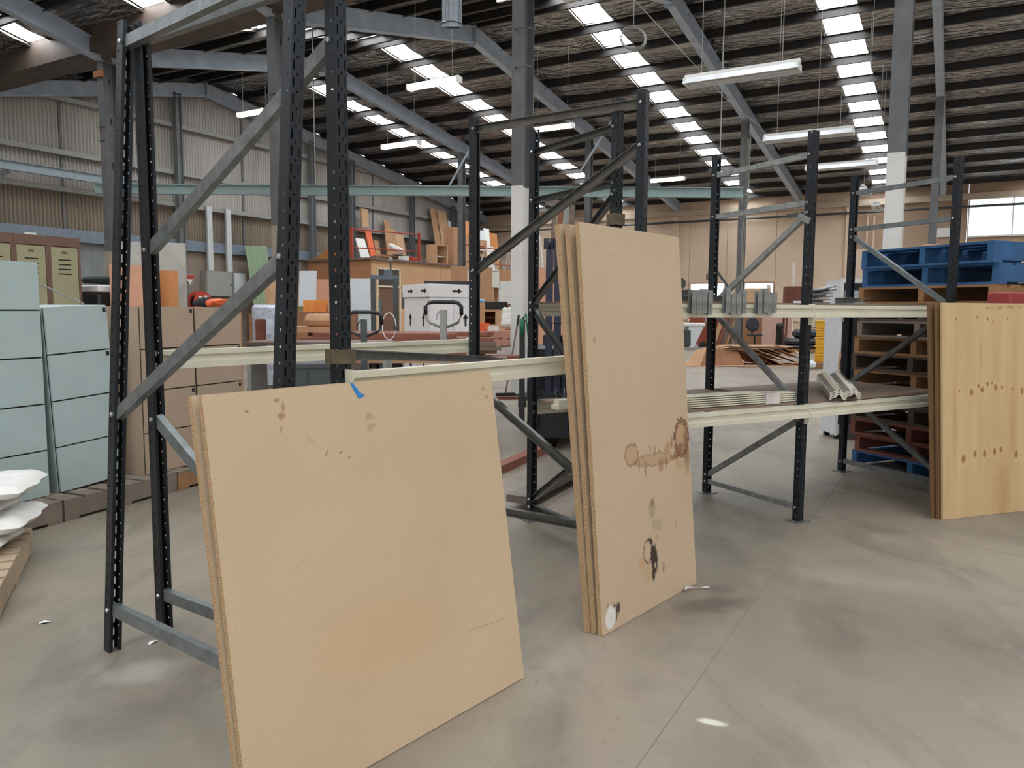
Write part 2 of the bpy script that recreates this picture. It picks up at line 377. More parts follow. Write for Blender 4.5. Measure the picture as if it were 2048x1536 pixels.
for k, lb in ((2, 'slim grey roof post in front of the timber storey'), (1, 'rust streaked roof post against the beige far wall'), (0, 'grey roof post wrapped in loose cables before the low windows'), (-1, 'tall grey roof post beyond the pallet stack')):
    column(k, 14.0, zroof(14) - .2, lb, .24, .2, 2.2 if k == 0 else 3.0, M_colmn if k != 1 else mat('rusty_red_paint', (142, 92, 76), .7, 0, .2, 3))

# ---------------------------------------------------------------- gable wall (wall_left): corrugated sheet over a concrete dado
M_grey2 = mat('gable_post_paint', (118, 122, 126), .5, .1, .1)
M_corr = mat('corrugated_gable_sheet', (176, 171, 166), .5, .15, .16, .7, stretch=(1, 1, .3))
M_corrb = mat('dirty_lower_sheet', (132, 120, 106), .6, .05, .2, .8, stretch=(1, 1, .4))
def corrugated(y0, y1, zlo, ztopf, x, pitch=.11, amp=.03):
    b = MB(); N = int((y1 - y0) / pitch * 4); vs = []
    for i in range(N + 1):
        y = y0 + (y1 - y0) * i / N; dx = amp * math.sin(2 * math.pi * i / 4 + .4)
        vs += [(x + dx, y, zlo), (x + dx, y, ztopf(y))]
    b.add(vs, [(2 * i, 2 * i + 1, 2 * i + 3, 2 * i + 2) for i in range(N)])
    return b
GX = XL - .12
wall_left = struct(corrugated(-15.8, 24.2, 4.55, lambda y: max(zroof(y) + .42, 4.7), GX).build('wall_left', M_corr, M=HM))
corrugated(-15.8, 24.2, 3.2, lambda y: 4.58, GX - .02).build('lower_sheet', M_corrb, wall_left)
M_conc = mat('concrete_dado', (140, 126, 114), .8, 0, .14, .9)
y = -15.8
while y < 24.1:
    y1 = min(y + 5.7 if y > 4 else 5.3 if y > -5 else y + 5.3, 24.2)
    b = MB(); b.box(GX - .16, GX + .06, y + .01, y1 - .01, 0, 3.25)
    if y1 > 5.6: b.build('concrete_panel', M_conc, wall_left)
    else:
        corrugated(y, y1, 0, lambda q: 3.3, GX + .02, .30, .02).build('ribbed_sheet', mat('blue_grey_ribbed_sheet', (128, 132, 134), .5, .2, .12, 2), wall_left)
    y = y1
for z, h, mm in ((3.36, .34, mat('rail_beam_paint', (116, 128, 142), .5, .1, .1)), (4.62, .14, M_grey), (5.62, .14, M_grey), (7.08, .13, M_grey)):
    y1 = 24.0
    y0 = -15.6
    if z > 7: y0, y1 = .9, 16.0
    b = MB(); b.channel((GX + .12, y0, z), (GX + .12, y1, z), .16, h, .012, flip=-1); b.build('girt', mm, wall_left)
b = MB(); b.ibeam((GX + .55, -12, 4.98), (GX + .55, 4.9, 4.98), .13, .24, .016, .012); b.build('runway_beam', mat('runway_paint', (146, 160, 168), .5, .1, .08), wall_left)
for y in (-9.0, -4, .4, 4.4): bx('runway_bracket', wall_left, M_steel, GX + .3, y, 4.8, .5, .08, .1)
for y in (-7, -1.2, 5.55, 11.35, 13.6, 17.6, 20.8):
    b = MB(); b.ibeam((0, 0, 0), (0, 0, zroof(y) - .1), .2, .2, .014, .012, (0, 1, 0)); b.build('gable_post', M_grey2, wall_left, M=Matrix.Translation((GX + .3, y, 0)))
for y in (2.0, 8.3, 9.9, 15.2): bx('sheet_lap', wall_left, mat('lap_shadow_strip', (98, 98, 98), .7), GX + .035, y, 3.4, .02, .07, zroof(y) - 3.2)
for y in (6.65, 7.42):
    bx('cable_trunking', wall_left, mat('trunking_zinc', (196, 200, 202), .4, .2, .05), GX + .27, y, 2.585, .09, .2, 2.1)
# ---------------------------------------------------------------- far wall: rendered panels, low windows and a high window
M_far = mat('beige_render', (212, 190, 166), .8, 0, .09, .5)
M_far2 = mat('tan_upper_render', (168, 143, 121), .8, 0, .12, .6)
FY = 24.0
far = MB(); far.box(XL - .3, XR, FY + .06, FY + .30, 0, .9)
wall_far = struct(far.build('wall_far', M_far, M=HM))
def wp(name, m, x0, x1, z0, z1, dy=0.0, th=.24):
    b = MB(); b.box(x0, x1, FY + dy, FY + dy + th, z0, z1); return b.build(name, m, wall_far)
lows = [(-4.75, -3.05, .95, 2.62), (-2.3, -.95, .95, 2.62)]
hi = (6.1, 9.3, 4.2, 5.85)
xs_ = [XL - .3, -11, -5.4, lows[0][0], lows[0][1], lows[1][0], lows[1][1], 1.95, 6.1, 9.3, 12.6, 18, XR]
for a, c in zip(xs_[:-1], xs_[1:]):
    win = next((w_ for w_ in lows if abs(w_[0] - a) < .01), None)
    up = M_far2 if a >= 1.9 else M_far
    z0 = win[3] if win else .9
    wp('render_panel', M_far, a + .008, c - .008, z0, 3.87, .0)
    if abs(a - hi[0]) < .01:
        wp('render_panel', up, a, c, 3.87, hi[2], .03); wp('render_panel', up, a, c, hi[3], 6.4, .03)
    else: wp('render_panel', up, a + .008, c - .008, 3.87, 6.4, .03 if a >= 1.9 else 0)
    if win is None: wp('pilaster', M_far, c - .14, c + .14, 0, 5.6, -.14, .16) if c < XR and c not in (lows[0][0], lows[0][1], lows[1][0], lows[1][1], hi[0], hi[1]) else None
b = MB(); b.box(XL, XR, FY - .12, FY + .1, 5.62, 5.86); b.build('eaves_beam', mat('eaves_beam_paint', (186, 170, 150), .7, 0, .08), wall_far)
b = MB(); b.tube([(XL, FY - .16, 5.35), (XR, FY - .16, 5.35)], .05, 8); b.build('wall_pipe', M_dgrey, wall_far)
b = MB()
for x in (2.6, 2.85): b.tube([(x, FY - .06, .2), (x, FY - .06, 5.3)], .035, 6)
b.build('conduit', M_far, wall_far)
def glass(name='window_glass'):
    if name in MATS: return MATS[name]
    m = bpy.data.materials.new(name); m.use_nodes = True; nt = m.node_tree; nt.nodes.remove(nt.nodes['Principled BSDF'])
    o = nt.nodes['Material Output']; t = nt.nodes.new('ShaderNodeBsdfTransparent'); g = nt.nodes.new('ShaderNodeBsdfGlossy'); g.inputs['Roughness'].default_value = .05
    mx = nt.nodes.new('ShaderNodeMixShader'); mx.inputs[0].default_value = .06; nt.links.new(t.outputs[0], mx.inputs[1]); nt.links.new(g.outputs[0], mx.inputs[2]); nt.links.new(mx.outputs[0], o.inputs[0])
    t.inputs[0].default_value = (.95, .98, 1, 1); MATS[name] = m; return m
for i, (x0, x1, z0, z1) in enumerate(lows + [hi]):
    wr = bpy.data.objects.new('window_%d' % (len(sky) + 1 + i), None); COL.objects.link(wr); wr.matrix_world = HM; wr['kind'] = 'structure'
    b = MB()
    for xx in (x0, x1 - .06): b.box(xx, xx + .06, FY - .04, FY + .2, z0, z1)
    for zz in (z0, z1 - .06): b.box(x0 + .06, x1 - .06, FY - .04, FY + .2, zz, zz + .06)
    if i == 2: b.box((x0 * .55 + x1 * .45), (x0 * .55 + x1 * .45) + .05, FY, FY + .12, z0, z1)
    b.build('window_frame', M_white if i == 2 else M_far2, wr)
    b = MB(); b.box(x0 + .03, x1 - .03, FY + .1, FY + .11, z0 + .03, z1 - .03); b.build('pane', glass(), wr)
# ---------------------------------------------------------------- walls the camera does not face
b = MB(); b.box(XR, XR + .2, -16, 24.3, 0, 9); wall_right = struct(b.build('wall_right', M_far, M=HM))
b = MB(); b.box(XL - .3, 3.5, -16, -15.75, 0, 7.6); b.box(11.5, XR, -16, -15.75, 0, 7.6); b.box(3.5, 11.5, -16, -15.75, 5, 7.6)
wall_near = struct(b.build('wall_near', M_far, M=HM))
# ================================================================ pallet racking
PW = .047; PITCH = .0508
def post_mesh(h, name='post'):
    b = MB(); n = int(h / PITCH); hw = PW / 2
    def panel(fn, cuts, holes):
        zc = [0, .030, .0365, .0443, PITCH]
        for i in range(n):
            for r in range(4):
                for c in range(len(cuts) - 1):
                    if (c, r) in holes: continue
                    z0, z1 = i * PITCH + zc[r], i * PITCH + zc[r + 1]
                    b.add([fn(cuts[c], z0), fn(cuts[c + 1], z0), fn(cuts[c + 1], z1), fn(cuts[c], z1)], [(0, 1, 2, 3)])
    panel(lambda y, z: (hw, y, z), [-hw, -.0160, -.0110, -.0035, .0035, .0110, .0160, hw], {(1, 0), (5, 0), (3, 2)})
    for s in (-1, 1):
        panel(lambda x, z, s=s: (x, s * hw, z), [-hw, .004, .0110, hw], {(1, 2)})
        b.add([(-hw, s * hw, 0), (-hw, s * (hw - .013), 0), (-hw, s * (hw - .013), n * PITCH), (-hw, s * hw, n * PITCH)], [(0, 1, 2, 3)])
        b.add([(hw, s * hw, n * PITCH), (hw, s * (hw - .0), h), (-hw, s * hw, h), (-hw, s * hw, n * PITCH)], [(0, 1, 2, 3)])
    b.add([(hw, -hw, n * PITCH), (hw, hw, n * PITCH), (hw, hw, h), (hw, -hw, h)], [(0, 1, 2, 3)])
    me = b.mesh(name, M_post)
    return me
POST = post_mesh(2.44)
boltm = MB().lathe([(.009, 0), (.009, .006), (.006, .009)], 6).mesh('bolt', M_bolt)
def rack_frame(label, A, X, lean, W, braces, bm, size, open_side, group=None, feet=True):
    Z = Vector(lean).normalized(); X = Vector((*X, 0)); X = (X - Z * X.dot(Z)).normalized(); Y = Z.cross(X)
    Mx = Matrix(((X.x, Y.x, Z.x, A[0]), (X.y, Y.y, Z.y, A[1]), (X.z, Y.z, Z.z, A[2]), (0, 0, 0, 1)))
    t = thing('upright_frame', label, 'rack frame', Mx, group)
    obj('post', POST, t, Matrix.Rotation(math.pi, 4, 'Z')); obj('post', POST, t, Matrix.Translation((W, 0, 0)))
    for za, zb in braces:
        p, q = Vector((.010, 0, za)), Vector((W - .010, 0, zb))
        b = MB(); b.channel(p, q, .030, size, .004, (0, 0, 1), flip=open_side); b.build('brace', bm, t)
        for e in (p, q):
            s = 1 if e is p else -1
            obj('bolt', boltm, t, Matrix.Translation((e.x + s * (-.004), -PW / 2, e.z)) @ Matrix.Rotation(R(90), 4, 'X'))
    if feet:
        for x in (0, W): bx('foot_plate', t, M_galv, x, 0, 0, .10, .12, .005)
    return t
T1 = [(.155, .155), (.89, .22), (1.57, 2.17), (2.38, 2.38)]
T2 = [(.09, .09), (.14, .66), (1.34, .73), (1.385, 1.95), (2.01, 2.01), (2.30, 2.30)]
T2f = [(b_, a_) for a_, b_ in T2]
UP = (0, 0, 1)
rack_frame('dark upright frame tilted against its neighbour, without beams', (-1.566, 2.911, 0), (.785, -.62), (.075, .165, 2.42), 1.07,
           [(.165, .165), (.93, 1.48), (2.36, 2.36)], M_galv, .046, -1, feet=False)
rack_frame('dark upright frame holding the cream beams next to the tilted frame', (-1.45, 3.11, 0), (.82, -.57), UP, 1.09, T1, M_galv, .046, -1, feet=False)
rack_frame('deep upright frame with dark braces behind the tall chipboard sheets', (-.225, 4.58, 0), (.83, -.56), UP, 1.06, T1, M_dark, .046, 1)
rack_frame('narrower upright frame with two top rails behind the tall chipboard', (.13, 4.825, 0), (.52, -.854), UP, .80, T2, M_dark, .036, 1)
fr5 = rack_frame('upright frame between the shelf of zinc brackets and the wrapped beams', (1.447, 5.60, 0), (.456, -.89), UP, .86, T2, M_dull, .034, -1)
rack_frame('upright frame beside the pallet stack behind the knotty plywood', (2.788, 6.399, 0), (.43, -.9), UP, .89, T2f, M_galv, .034, -1)
B_, E_, D_, G_ = Vector((-1.45, 3.11)), Vector((-.225, 4.58)), Vector((-.556, 2.489)), Vector((.655, 3.986))
F_, H_ = Vector((.13, 4.825)), Vector((.546, 4.142))
R5, F5 = Vector((1.447, 5.60)), Vector((1.839, 4.835)); R6, F6 = Vector((2.788, 6.399)), Vector((3.171, 5.598))
BP = [(0, 0), (.046, 0), (.046, .026), (.026, .032), (.026, .052), (.040, .057), (.040, .078), (0, .078), (0, .057), (.014, .052), (.014, .032), (0, .026)]
def beam(label, p, q, ztop, out=1, group=None, ext=.02):
    # step beam between two posts; `out` puts its lipped face towards the aisle
    d = (q - p); Lg = d.length; d.normalize(); nrm = Vector((d.y, -d.x)) * out
    o = p + nrm * (PW / 2 - .002)
    t = thing('shelf_beam', label, 'shelf beam', Matrix.Translation((o.x, o.y, ztop - .078)) @ Matrix.Rotation(math.atan2(d.y, d.x), 4, 'Z'), group)
    b = MB(); b.ext([(x * out, z) for x, z in BP], (PW / 2 - ext, 0, 0), (Lg - PW / 2 + ext, 0, 0)); b.build('rail', M_cream, t)
    for x in (PW / 2 - ext - .004, Lg - PW / 2 + ext): bx('end_plate', t, M_post if ext < 0 else M_cream, x, -.02 * out, -.045, .006, .045, .13)
    return t
beam('long cream beam at the back of the empty bay', B_, E_, 1.166, -1)
beam('long cream beam that the square chipboard leans on', D_, G_, 1.14, 1)
beam('scuffed upper cream beam carrying the zinc brackets', H_, F5, 1.38, 1)
beam('lower cream beam under the flat bundle of cream beams', H_, F5, .756, 1)
beam('upper cream beam in front of the pallet stack', F5, F6, 1.38, 1)
beam('lower cream beam carrying the two wrapped bundles', F5, F6, .756, 1)
beam('upper rear cream beam between narrow frame and bracket shelf', F_, R5, 1.38, -1)
beam('lower rear cream beam at the back of the bracket bay', F_, R5, .756, -1)
beam('upper rear cream beam against the pallet stack', R5, R6, 1.38, -1)
beam('lower rear cream beam against the pallet stack', R5, R6, .756, -1)
def deck(label, p, q, r, s, z, th=.018, m=M_darkwood):
    o = (p + q + r + s) / 4
    pts = [p, q, r, s]; b = MB()
    vs = [(v.x - o.x, v.y - o.y, zz) for zz in (0, th) for v in pts]
    b.add(vs, [(3, 2, 1, 0), (4, 5, 6, 7), (0, 1, 5, 4), (1, 2, 6, 5), (2, 3, 7, 6), (3, 0, 4, 7)])
    return tag(b.build('shelf_board', m, M=Matrix.Translation((o.x, o.y, z))), label, 'shelf board')
def inset(a, c, f): return a + (c - a) * f
for (a1, a2, b1, b2, lb) in ((F_, H_, R5, F5, 'behind the flat bundle of cream beams'), (R5, F5, R6, F6, 'below the wrapped beam bundles')):
    r = (b2 - a2).normalized() * .05
    deck('grey brown shelf board on the lower beams ' + lb, inset(a2, a1, .0) + r, inset(b2, b1, .0) - r, inset(b2, b1, 1.02) - r, inset(a2, a1, 1.02) + r, .756)
    deck('brown shelf board on the upper beams ' + ('under the zinc brackets' if a1 is F_ else 'in front of the pallet stack'), inset(a2, a1, .02) + r, inset(b2, b1, .02) - r, inset(b2, b1, 1.02) - r, inset(a2, a1, 1.02) + r, 1.38, .012)
bx('splice_bracket', fr5, M_dull, .83, -.03, 1.90, .10, .012, .035, ry=.5); bx('splice_bracket', fr5, M_dgrey, .76, -.02, 1.93, .12, .02, .025)
# loose zinc brace tied across the empty bay
b = MB(); p, q = Vector((-.515, 2.56, 1.188)), Vector((-.13, 4.50, 1.052))
b.channel((0, 0, 0), q - p, .03, .034, .004); o = b.build('loose_brace', M_galv, M=Matrix.Translation(p)); tag(o, 'loose zinc brace lying across the empty bay, tied to a post', 'brace')
b = MB(); b.box(-.034, .034, -.036, .034, 0, .045); o = b.build('binding_tape', mat('brown_tape', (92, 80, 62), .6, 0, .3, 40), M=place(-.556, 2.489, 1.165, -.6)); tag(o, 'worn brown tape wound round the dark post above the square chipboard', 'tape')
b = MB(); b.box(-.034, .034, -.036, .034, 0, .06); o = b.build('binding_tape', MATS['brown_tape'], M=place(.546, 4.142, 1.79, -1.0)); tag(o, 'patch of brown tape on the post above the tall chipboard sheets', 'tape')

# ================================================================ leaning sheets
def sheet(name, label, m, BL, bdir, phi, w, h, t, back=0.0, group=None):
    X = Vector((*bdir, 0)).normalized(); nb = Vector((-X.y, X.x, 0))
    Z = nb * math.sin(phi) + Vector((0, 0, math.cos(phi))); Y = Z.cross(X)
    o = Vector((*BL, 0)) + nb * back + Vector((0, 0, max(0, 0)))
    o.z = t * math.sin(phi) * 1.0
    Mx = Matrix(((X.x, Y.x, Z.x, o.x), (X.y, Y.y, Z.y, o.y), (X.z, Y.z, Z.z, o.z), (0, 0, 0, 1)))
    me = bxm(w, t, h, m, name, .0015)
    b = MB(); e = .002
    b.box(0, w, 0, t, 0, h)
    ob = b.build(name, m, M=Mx); return tag(ob, label, 'board', group)
def chip(name, col=(208, 181, 148)):
    m = mat(name, col, .62, 0, .05, 1.8, bump=.18, bs=420)
    nt = m.node_tree; n = nt.nodes; L = nt.links; p = n['Principled BSDF']; cur = p.inputs['Base Color'].links[0].from_socket
    tc = n.new('ShaderNodeTexCoord'); nz = n.new('ShaderNodeTexNoise'); nz.inputs['Scale'].default_value = 170; nz.inputs['Detail'].default_value = 3; L.new(tc.outputs['Object'], nz.inputs['Vector'])
    mr = n.new('ShaderNodeMapRange'); mr.inputs[1].default_value = .35; mr.inputs[2].default_value = .7; mr.inputs[3].default_value = .0; mr.inputs[4].default_value = .35; L.new(nz.outputs['Fac'], mr.inputs[0])
    mx = n.new('ShaderNodeMix'); mx.data_type = 'RGBA'; L.new(mr.outputs[0], mx.inputs[0]); L.new(cur, mx.inputs[6]); mx.inputs[7].default_value = srgb(tuple(c * .84 for c in col)); cur = mx.outputs[2]
    # raw edges show coarse darker chips
    sx = n.new('ShaderNodeSeparateXYZ'); ge = n.new('ShaderNodeNewGeometry')
    vt = n.new('ShaderNodeVectorTransform'); vt.vector_type = 'NORMAL'; vt.convert_from = 'WORLD'; vt.convert_to = 'OBJECT'; L.new(ge.outputs['Normal'], vt.inputs[0]); L.new(vt.outputs[0], sx.inputs[0])
    ab = n.new('ShaderNodeMath'); ab.operation = 'ABSOLUTE'; L.new(sx.outputs['Y'], ab.inputs[0])
    lt = n.new('ShaderNodeMath'); lt.operation = 'LESS_THAN'; L.new(ab.outputs[0], lt.inputs[0]); lt.inputs[1].default_value = .5
    vo = n.new('ShaderNodeTexNoise'); vo.inputs['Scale'].default_value = 230; vo.inputs['Detail'].default_value = 2; L.new(tc.outputs['Object'], vo.inputs['Vector'])
    rr = n.new('ShaderNodeValToRGB'); rr.color_ramp.elements[0].position = .35; rr.color_ramp.elements[1].position = .65
    rr.color_ramp.elements[0].color = srgb((128, 98, 68)); rr.color_ramp.elements[1].color = srgb((192, 160, 122)); L.new(vo.outputs['Fac'], rr.inputs[0])
    m2 = n.new('ShaderNodeMix'); m2.data_type = 'RGBA'; L.new(lt.outputs[0], m2.inputs[0]); L.new(cur, m2.inputs[6]); L.new(rr.outputs[0], m2.inputs[7])
    L.new(m2.outputs[2], p.inputs['Base Color'])
    return m
BR = (128, 92, 64)
mb1 = chip('chipboard_square', (199, 175, 144))
blobs(mb1, [(.214, 1.097, .012, .008, 0, (150, 110, 84), .7, .5, .5), (.232, 1.075, .008, .022, .1, (160, 122, 92), .7, .5, .5), (.224, 1.052, .014, .013, 0, (156, 116, 86), .85, .5, .5), (.218, 1.015, .006, .014, .3, (170, 136, 104), .7, .5, .5),
            (.53, 1.02, .018, .014, .5, (164, 130, 100), .6, 1.2, .6), (.53, .985, .02, .014, -.4, (160, 124, 96), .6, 1.2, .6), (1.06, 1.065, .014, .01, 0, (166, 132, 104), .6, 1.0, .5), (1.075, 1.035, .010, .008, 0, (150, 112, 84), .6, .8, .5), (.31, .975, .03, .012, .6, (180, 152, 120), .5, .8, .8),
            (.94, .245, .16, .0025, .08, (150, 122, 92), .7, .4, .7), (.36, .93, .004, .012, .4, (110, 90, 70), .6, .4, .4), (.41, .925, .006, .004, 0, (100, 80, 62), .7, .4, .4), (.44, .905, .006, .004, 0, (100, 80, 62), .7, .4, .4), (.12, 1.075, .008, .003, .5, (110, 84, 66), .8, .3, .4), (.5, .35, .45, .2, .1, (196, 164, 124), .5, .6, .9)], 'xz', 85)
mb2 = chip('chipboard_tall', (198, 175, 146))
blobs(mb2, [
    (.50, .665, .20, .030, .06, (178, 146, 112), .75, 1.0, .25), (.50, .665, .20, .034, .06, BR, .8, 1.0, .5, .10), (.30, .712, .060, .050, 0, (182, 150, 116), .8, .5, .2), (.30, .712, .064, .054, 0, (132, 96, 68), .75, .5, .5, .12),
    (.76, .73, .080, .10, .1, (176, 138, 102), .75, .6, .3), (.76, .73, .080, .10, .1, (104, 66, 42), .85, .5, .5, .16), (.72, .67, .07, .035, -.4, (122, 80, 52), .8, .7, .5), (.80, .66, .035, .14, 0, (118, 78, 52), .7, .7, .5), (.73, .605, .05, .03, .3, (186, 146, 108), .7, .8, .4),
    (.62, .70, .05, .03, -.5, (176, 132, 94), .75, .9, .4), (.46, .715, .012, .03, .2, (160, 118, 84), .6, .8, .5), (.55, .63, .03, .04, 0, (150, 108, 76), .7, .9, .5),
    (.36, .655, .008, .03, .1, (140, 104, 74), .7, 1.0, .5), (.41, .635, .010, .045, 0, (138, 100, 70), .75, 1.0, .5), (.50, .70, .008, .035, .1, (146, 108, 78), .7, 1.0, .5), (.60, .635, .010, .04, -.1, (136, 98, 68), .75, 1.0, .5), (.66, .72, .012, .04, .15, (140, 102, 72), .7, 1.0, .5), (.78, .50, .06, .16, 0, (190, 162, 130), .5, .5, .6), (.45, .445, .034, .052, .1, (160, 142, 118), .75, .4, .3), (.455, .47, .02, .025, .2, (128, 96, 66), .7, .5, .5), (.485, .365, .055, .035, .2, (170, 152, 128), .75, .9, .3),
    (.395, .262, .045, .060, .15, (46, 32, 26), .9, .3, .5, .09), (.445, .22, .034, .080, -.1, (40, 27, 20), .97, .5, .3), (.432, .15, .016, .04, .05, (38, 26, 20), .95, .3, .4), (.424, .300, .022, .016, .4, (44, 32, 26), .9, .6, .4), (.452, .185, .010, .014, 0, (200, 174, 142), .95, .3, .3),
    (.335, .22, .034, .034, 0, (190, 152, 114), .7, .4, .4), (.385, .165, .044, .05, .2, (186, 156, 122), .7, .4, .4), (.525, .155, .012, .03, .2, (134, 96, 66), .7, .9, .5), (.48, .31, .02, .03, 0, (186, 146, 110), .6, .4, .5), (.66, .33, .012, .03, 0, (170, 136, 108), .6, .5, .5),
    (.068, .060, .042, .052, .25, (218, 216, 210), .98, .25, .15), (.128, .082, .018, .034, .3, (44, 40, 40), .92, .7, .4), (.112, .05, .006, .02, .1, (40, 36, 36), .9, .4, .4), (.10, .10, .016, .012, .2, (70, 62, 58), .8, .6, .5),
    (.062, 1.22, .012, .018, .2, (150, 134, 116), .7, .5, .5), (.05, .115, .012, .01, 0, (140, 114, 92), .7, .5, .5), (.36, 1.30, .10, .02, .5, (188, 162, 132), .5, .9, .8), (.25, 1.58, .05, .007, 0, (184, 156, 126), .5, .6, .7)], 'xz', 55)
mply = mat('knotty_plywood', (190, 160, 118), .55, 0, .10, 3.0, stretch=(4, 1, .35), bump=.08, bs=60, col2=(204, 176, 134))
kn = []
for (x, z, rx, rz) in ((.248, .819, .020, .030), (.34, .833, .020, .026), (.39, .871, .014, .02), (.461, .846, .020, .030), (.52, .844, .012, .018), (.704, .816, .018, .03), (.176, .386, .024, .034), (.277, .413, .018, .028), (.362, .409, .020, .032), (.451, .42, .018, .034), (.51, .43, .020, .024), (.648, .389, .022, .034), (.115, 1.297, .008, .014), (.39, 1.3, .010, .018), (.571, 1.301, .008, .012), (.30, 1.31, .008, .016), (.44, 1.28, .008, .018), (.31, .86, .016, .016), (.43, .875, .010, .012), (.14, .83, .008, .016), (.62, .83, .008, .016), (.85, .40, .02, .03), (.93, .83, .018, .028)):
    kn.append((x, z, rx * 2.1, rz * 1.9, 0, (206, 176, 132), .7, .3, .6)); kn.append((x, z, rx, rz, 0, (134, 88, 50), .85, .25, .5))
kn += [(.52, .12, .10, .30, 0, (172, 130, 86), .5, .4, .7), (.10, .6, .03, .4, 0, (176, 142, 98), .5, .3, .8), (.33, 1.08, .006, .12, -.06, (160, 124, 84), .6, .3, .6), (.62, .6, .04, .4, 0, (178, 144, 98), .5, .3, .8)]
kn += [(.40, 1.372, .05, .010, 0, (138, 116, 84), .55, 1.6, .6), (.50, 1.374, .035, .012, 0, (128, 104, 74), .55, 1.6, .6), (.60, 1.378, .05, .011, 0, (134, 110, 80), .55, 1.6, .6), (.69, 1.38, .03, .011, 0, (130, 108, 78), .5, 1.6, .6)]
blobs(mply, kn, 'xz', 40)
d1 = (.641, .767)
def blpt(BR_, d, w): return (BR_[0] - d[0] * w, BR_[1] - d[1] * w)
b1 = blpt((.05, 2.697), d1, 1.112)
sheet('chipboard_sheet', 'square chipboard sheet leaning in front, blue tape at its top edge', mb1, b1, d1, R(8.6), 1.112, 1.128, .018)
sheet('chipboard_sheet', 'square chipboard sheet leaning directly behind the one with blue tape', chip('chipboard_square_rear', (194, 170, 140)), (b1[0] - .006, b1[1] - .004), d1, R(9.6), 1.112, 1.128, .018, back=.020)
d2 = (.646, .764); b2 = blpt((.918, 3.693), d2, .836)
sheet('chipboard_sheet', 'tall chipboard sheet with brown water stains, foremost of three', mb2, b2, d2, R(4.9), .836, 1.70, .020)
chp3 = chip('chipboard_tall_rear', (190, 166, 136))
sheet('chipboard_sheet', 'tall chipboard sheet in the middle of three, behind the stained one', chp3, (b2[0] + .004, b2[1] + .004), d2, R(5.5), .836, 1.695, .024, back=.036)
sheet('chipboard_sheet', 'tall chipboard sheet at the back of three, against the posts', chp3, (b2[0] - .004, b2[1] - .003), d2, R(6.0), .836, 1.70, .024, back=.063)
d3 = (.944, .331)
mplyr = mat('plywood_edge_rear', (112, 84, 54), .7, 0, .15, 12, stretch=(1, 30, 1))
sheet('plywood_sheet', 'knotty plywood sheet with oval knots, foremost beside the pallets', mply, (2.798, 4.875), d3, R(4.15), 1.2, 1.403, .017)
sheet('plywood_sheet', 'plywood sheet hidden behind the knotty one, dark raw edge', mplyr, (2.782, 4.872), d3, R(4.5), 1.2, 1.40, .017, back=.022)
sheet('plywood_sheet', 'rearmost plywood sheet of the three leaning by the pallets', mplyr, (2.760, 4.872), d3, R(5.0), 1.2, 1.40, .015, back=.043)
# blue tape on the square sheet
X = Vector((*d1, 0)); nb = Vector((-X.y, X.x, 0)); ph = R(8.6); Z = nb * math.sin(ph) + Vector((0, 0, math.cos(ph))); Y = Z.cross(X)
def onboard(x, z, out): return Vector((*b1, 0)) + X * x + Z * z - Y * out
b = MB(); oo = onboard(.475, 1.128, .002)
Mx = Matrix(((X.x, Y.x, Z.x, oo.x), (X.y, Y.y, Z.y, oo.y), (X.z, Y.z, Z.z, oo.z), (0, 0, 0, 1)))
b.poly([(-.004, .002), (.006, .002), (.030, -.030), (.045, -.036), (.043, -.044), (.034, -.043), (.030, -.049), (.022, -.046), (.012, -.028)], .002)
tag(b.build('blue_tape', mat('blue_tape', (42, 124, 192), .35, 0, .15, 60), M=Mx), 'torn strip of blue tape on the top edge of the square chipboard', 'tape')
# white twist of plastic by the foot of the stained sheet
b = MB(); b.tube([(-.035, -.02, .016), (-.02, 0, .02), (0, .005, .014), (.05, .012, .006), (.09, .006, .01), (.10, .0, .008)], [.005, .010, .005, .002, .007, .003], 6)
tag(b.build('plastic_scrap', M_film, M=place(.862, 3.585, 0, .2)), 'twisted scrap of clear plastic at the foot of the stained chipboard', 'plastic')

# ================================================================ things on the shelves
def shelfpt(a, c, f, g):     # f along the bay, g from front to back
    p0, p1 = a; q0, q1 = c
    return inset(inset(p1, q1, f), inset(p0, q0, f), g)
bay2 = ((F_, H_), (R5, F5)); bay3 = ((R5, F5), (R6, F6))
row = math.atan2((F5 - H_).y, (F5 - H_).x)
# zinc bracket stubs hooked over the upper front beam
def stub(label, f, z, h, tilt=0, out=.05, w=.04, group=None):
    p = shelfpt(bay2[0], bay2[1], f, 0); nrm = Vector((math.sin(row), -math.cos(row)))
    p = p + nrm * (PW / 2 + .046 + out - .05)
    b = MB(); b.channel((0, 0, 0), (0, 0, h), w, .03, .004, (0, 1, 0), flip=1)
    o = b.build('bracket', M_dull, M=place(p.x, p.y, z, row + tilt)); tag(o, label, 'bracket', group)
GRP = 'zinc bracket stubs hooked over the upper beam'
for f in (.318, .345, .372, .40, .49, .52, .548, .575, .66, .69, .715, .74):
    stub('short zinc bracket stub hooked upright over the upper cream beam', f, 1.325 + random.uniform(-.006, .006), .125 + random.uniform(-.01, .015), random.uniform(-.12, .12), .064 + random.uniform(0, .004), .034, GRP)
p = shelfpt(bay2[0], bay2[1], .28, .02)
b = MB(); b.box(-.012, .012, -.02, .02, 0, .17); b.lathe([(.03, .0), (.03, .02)], 12, Matrix.Translation((.03, -.02, .10)) @ Matrix.Rotation(R(90), 4, 'X')); tag(b.build('latch_bracket', M_dgrey, M=place(p.x, p.y, 1.392, row)), 'dark latch bracket standing at the end of the bracket row', 'bracket')
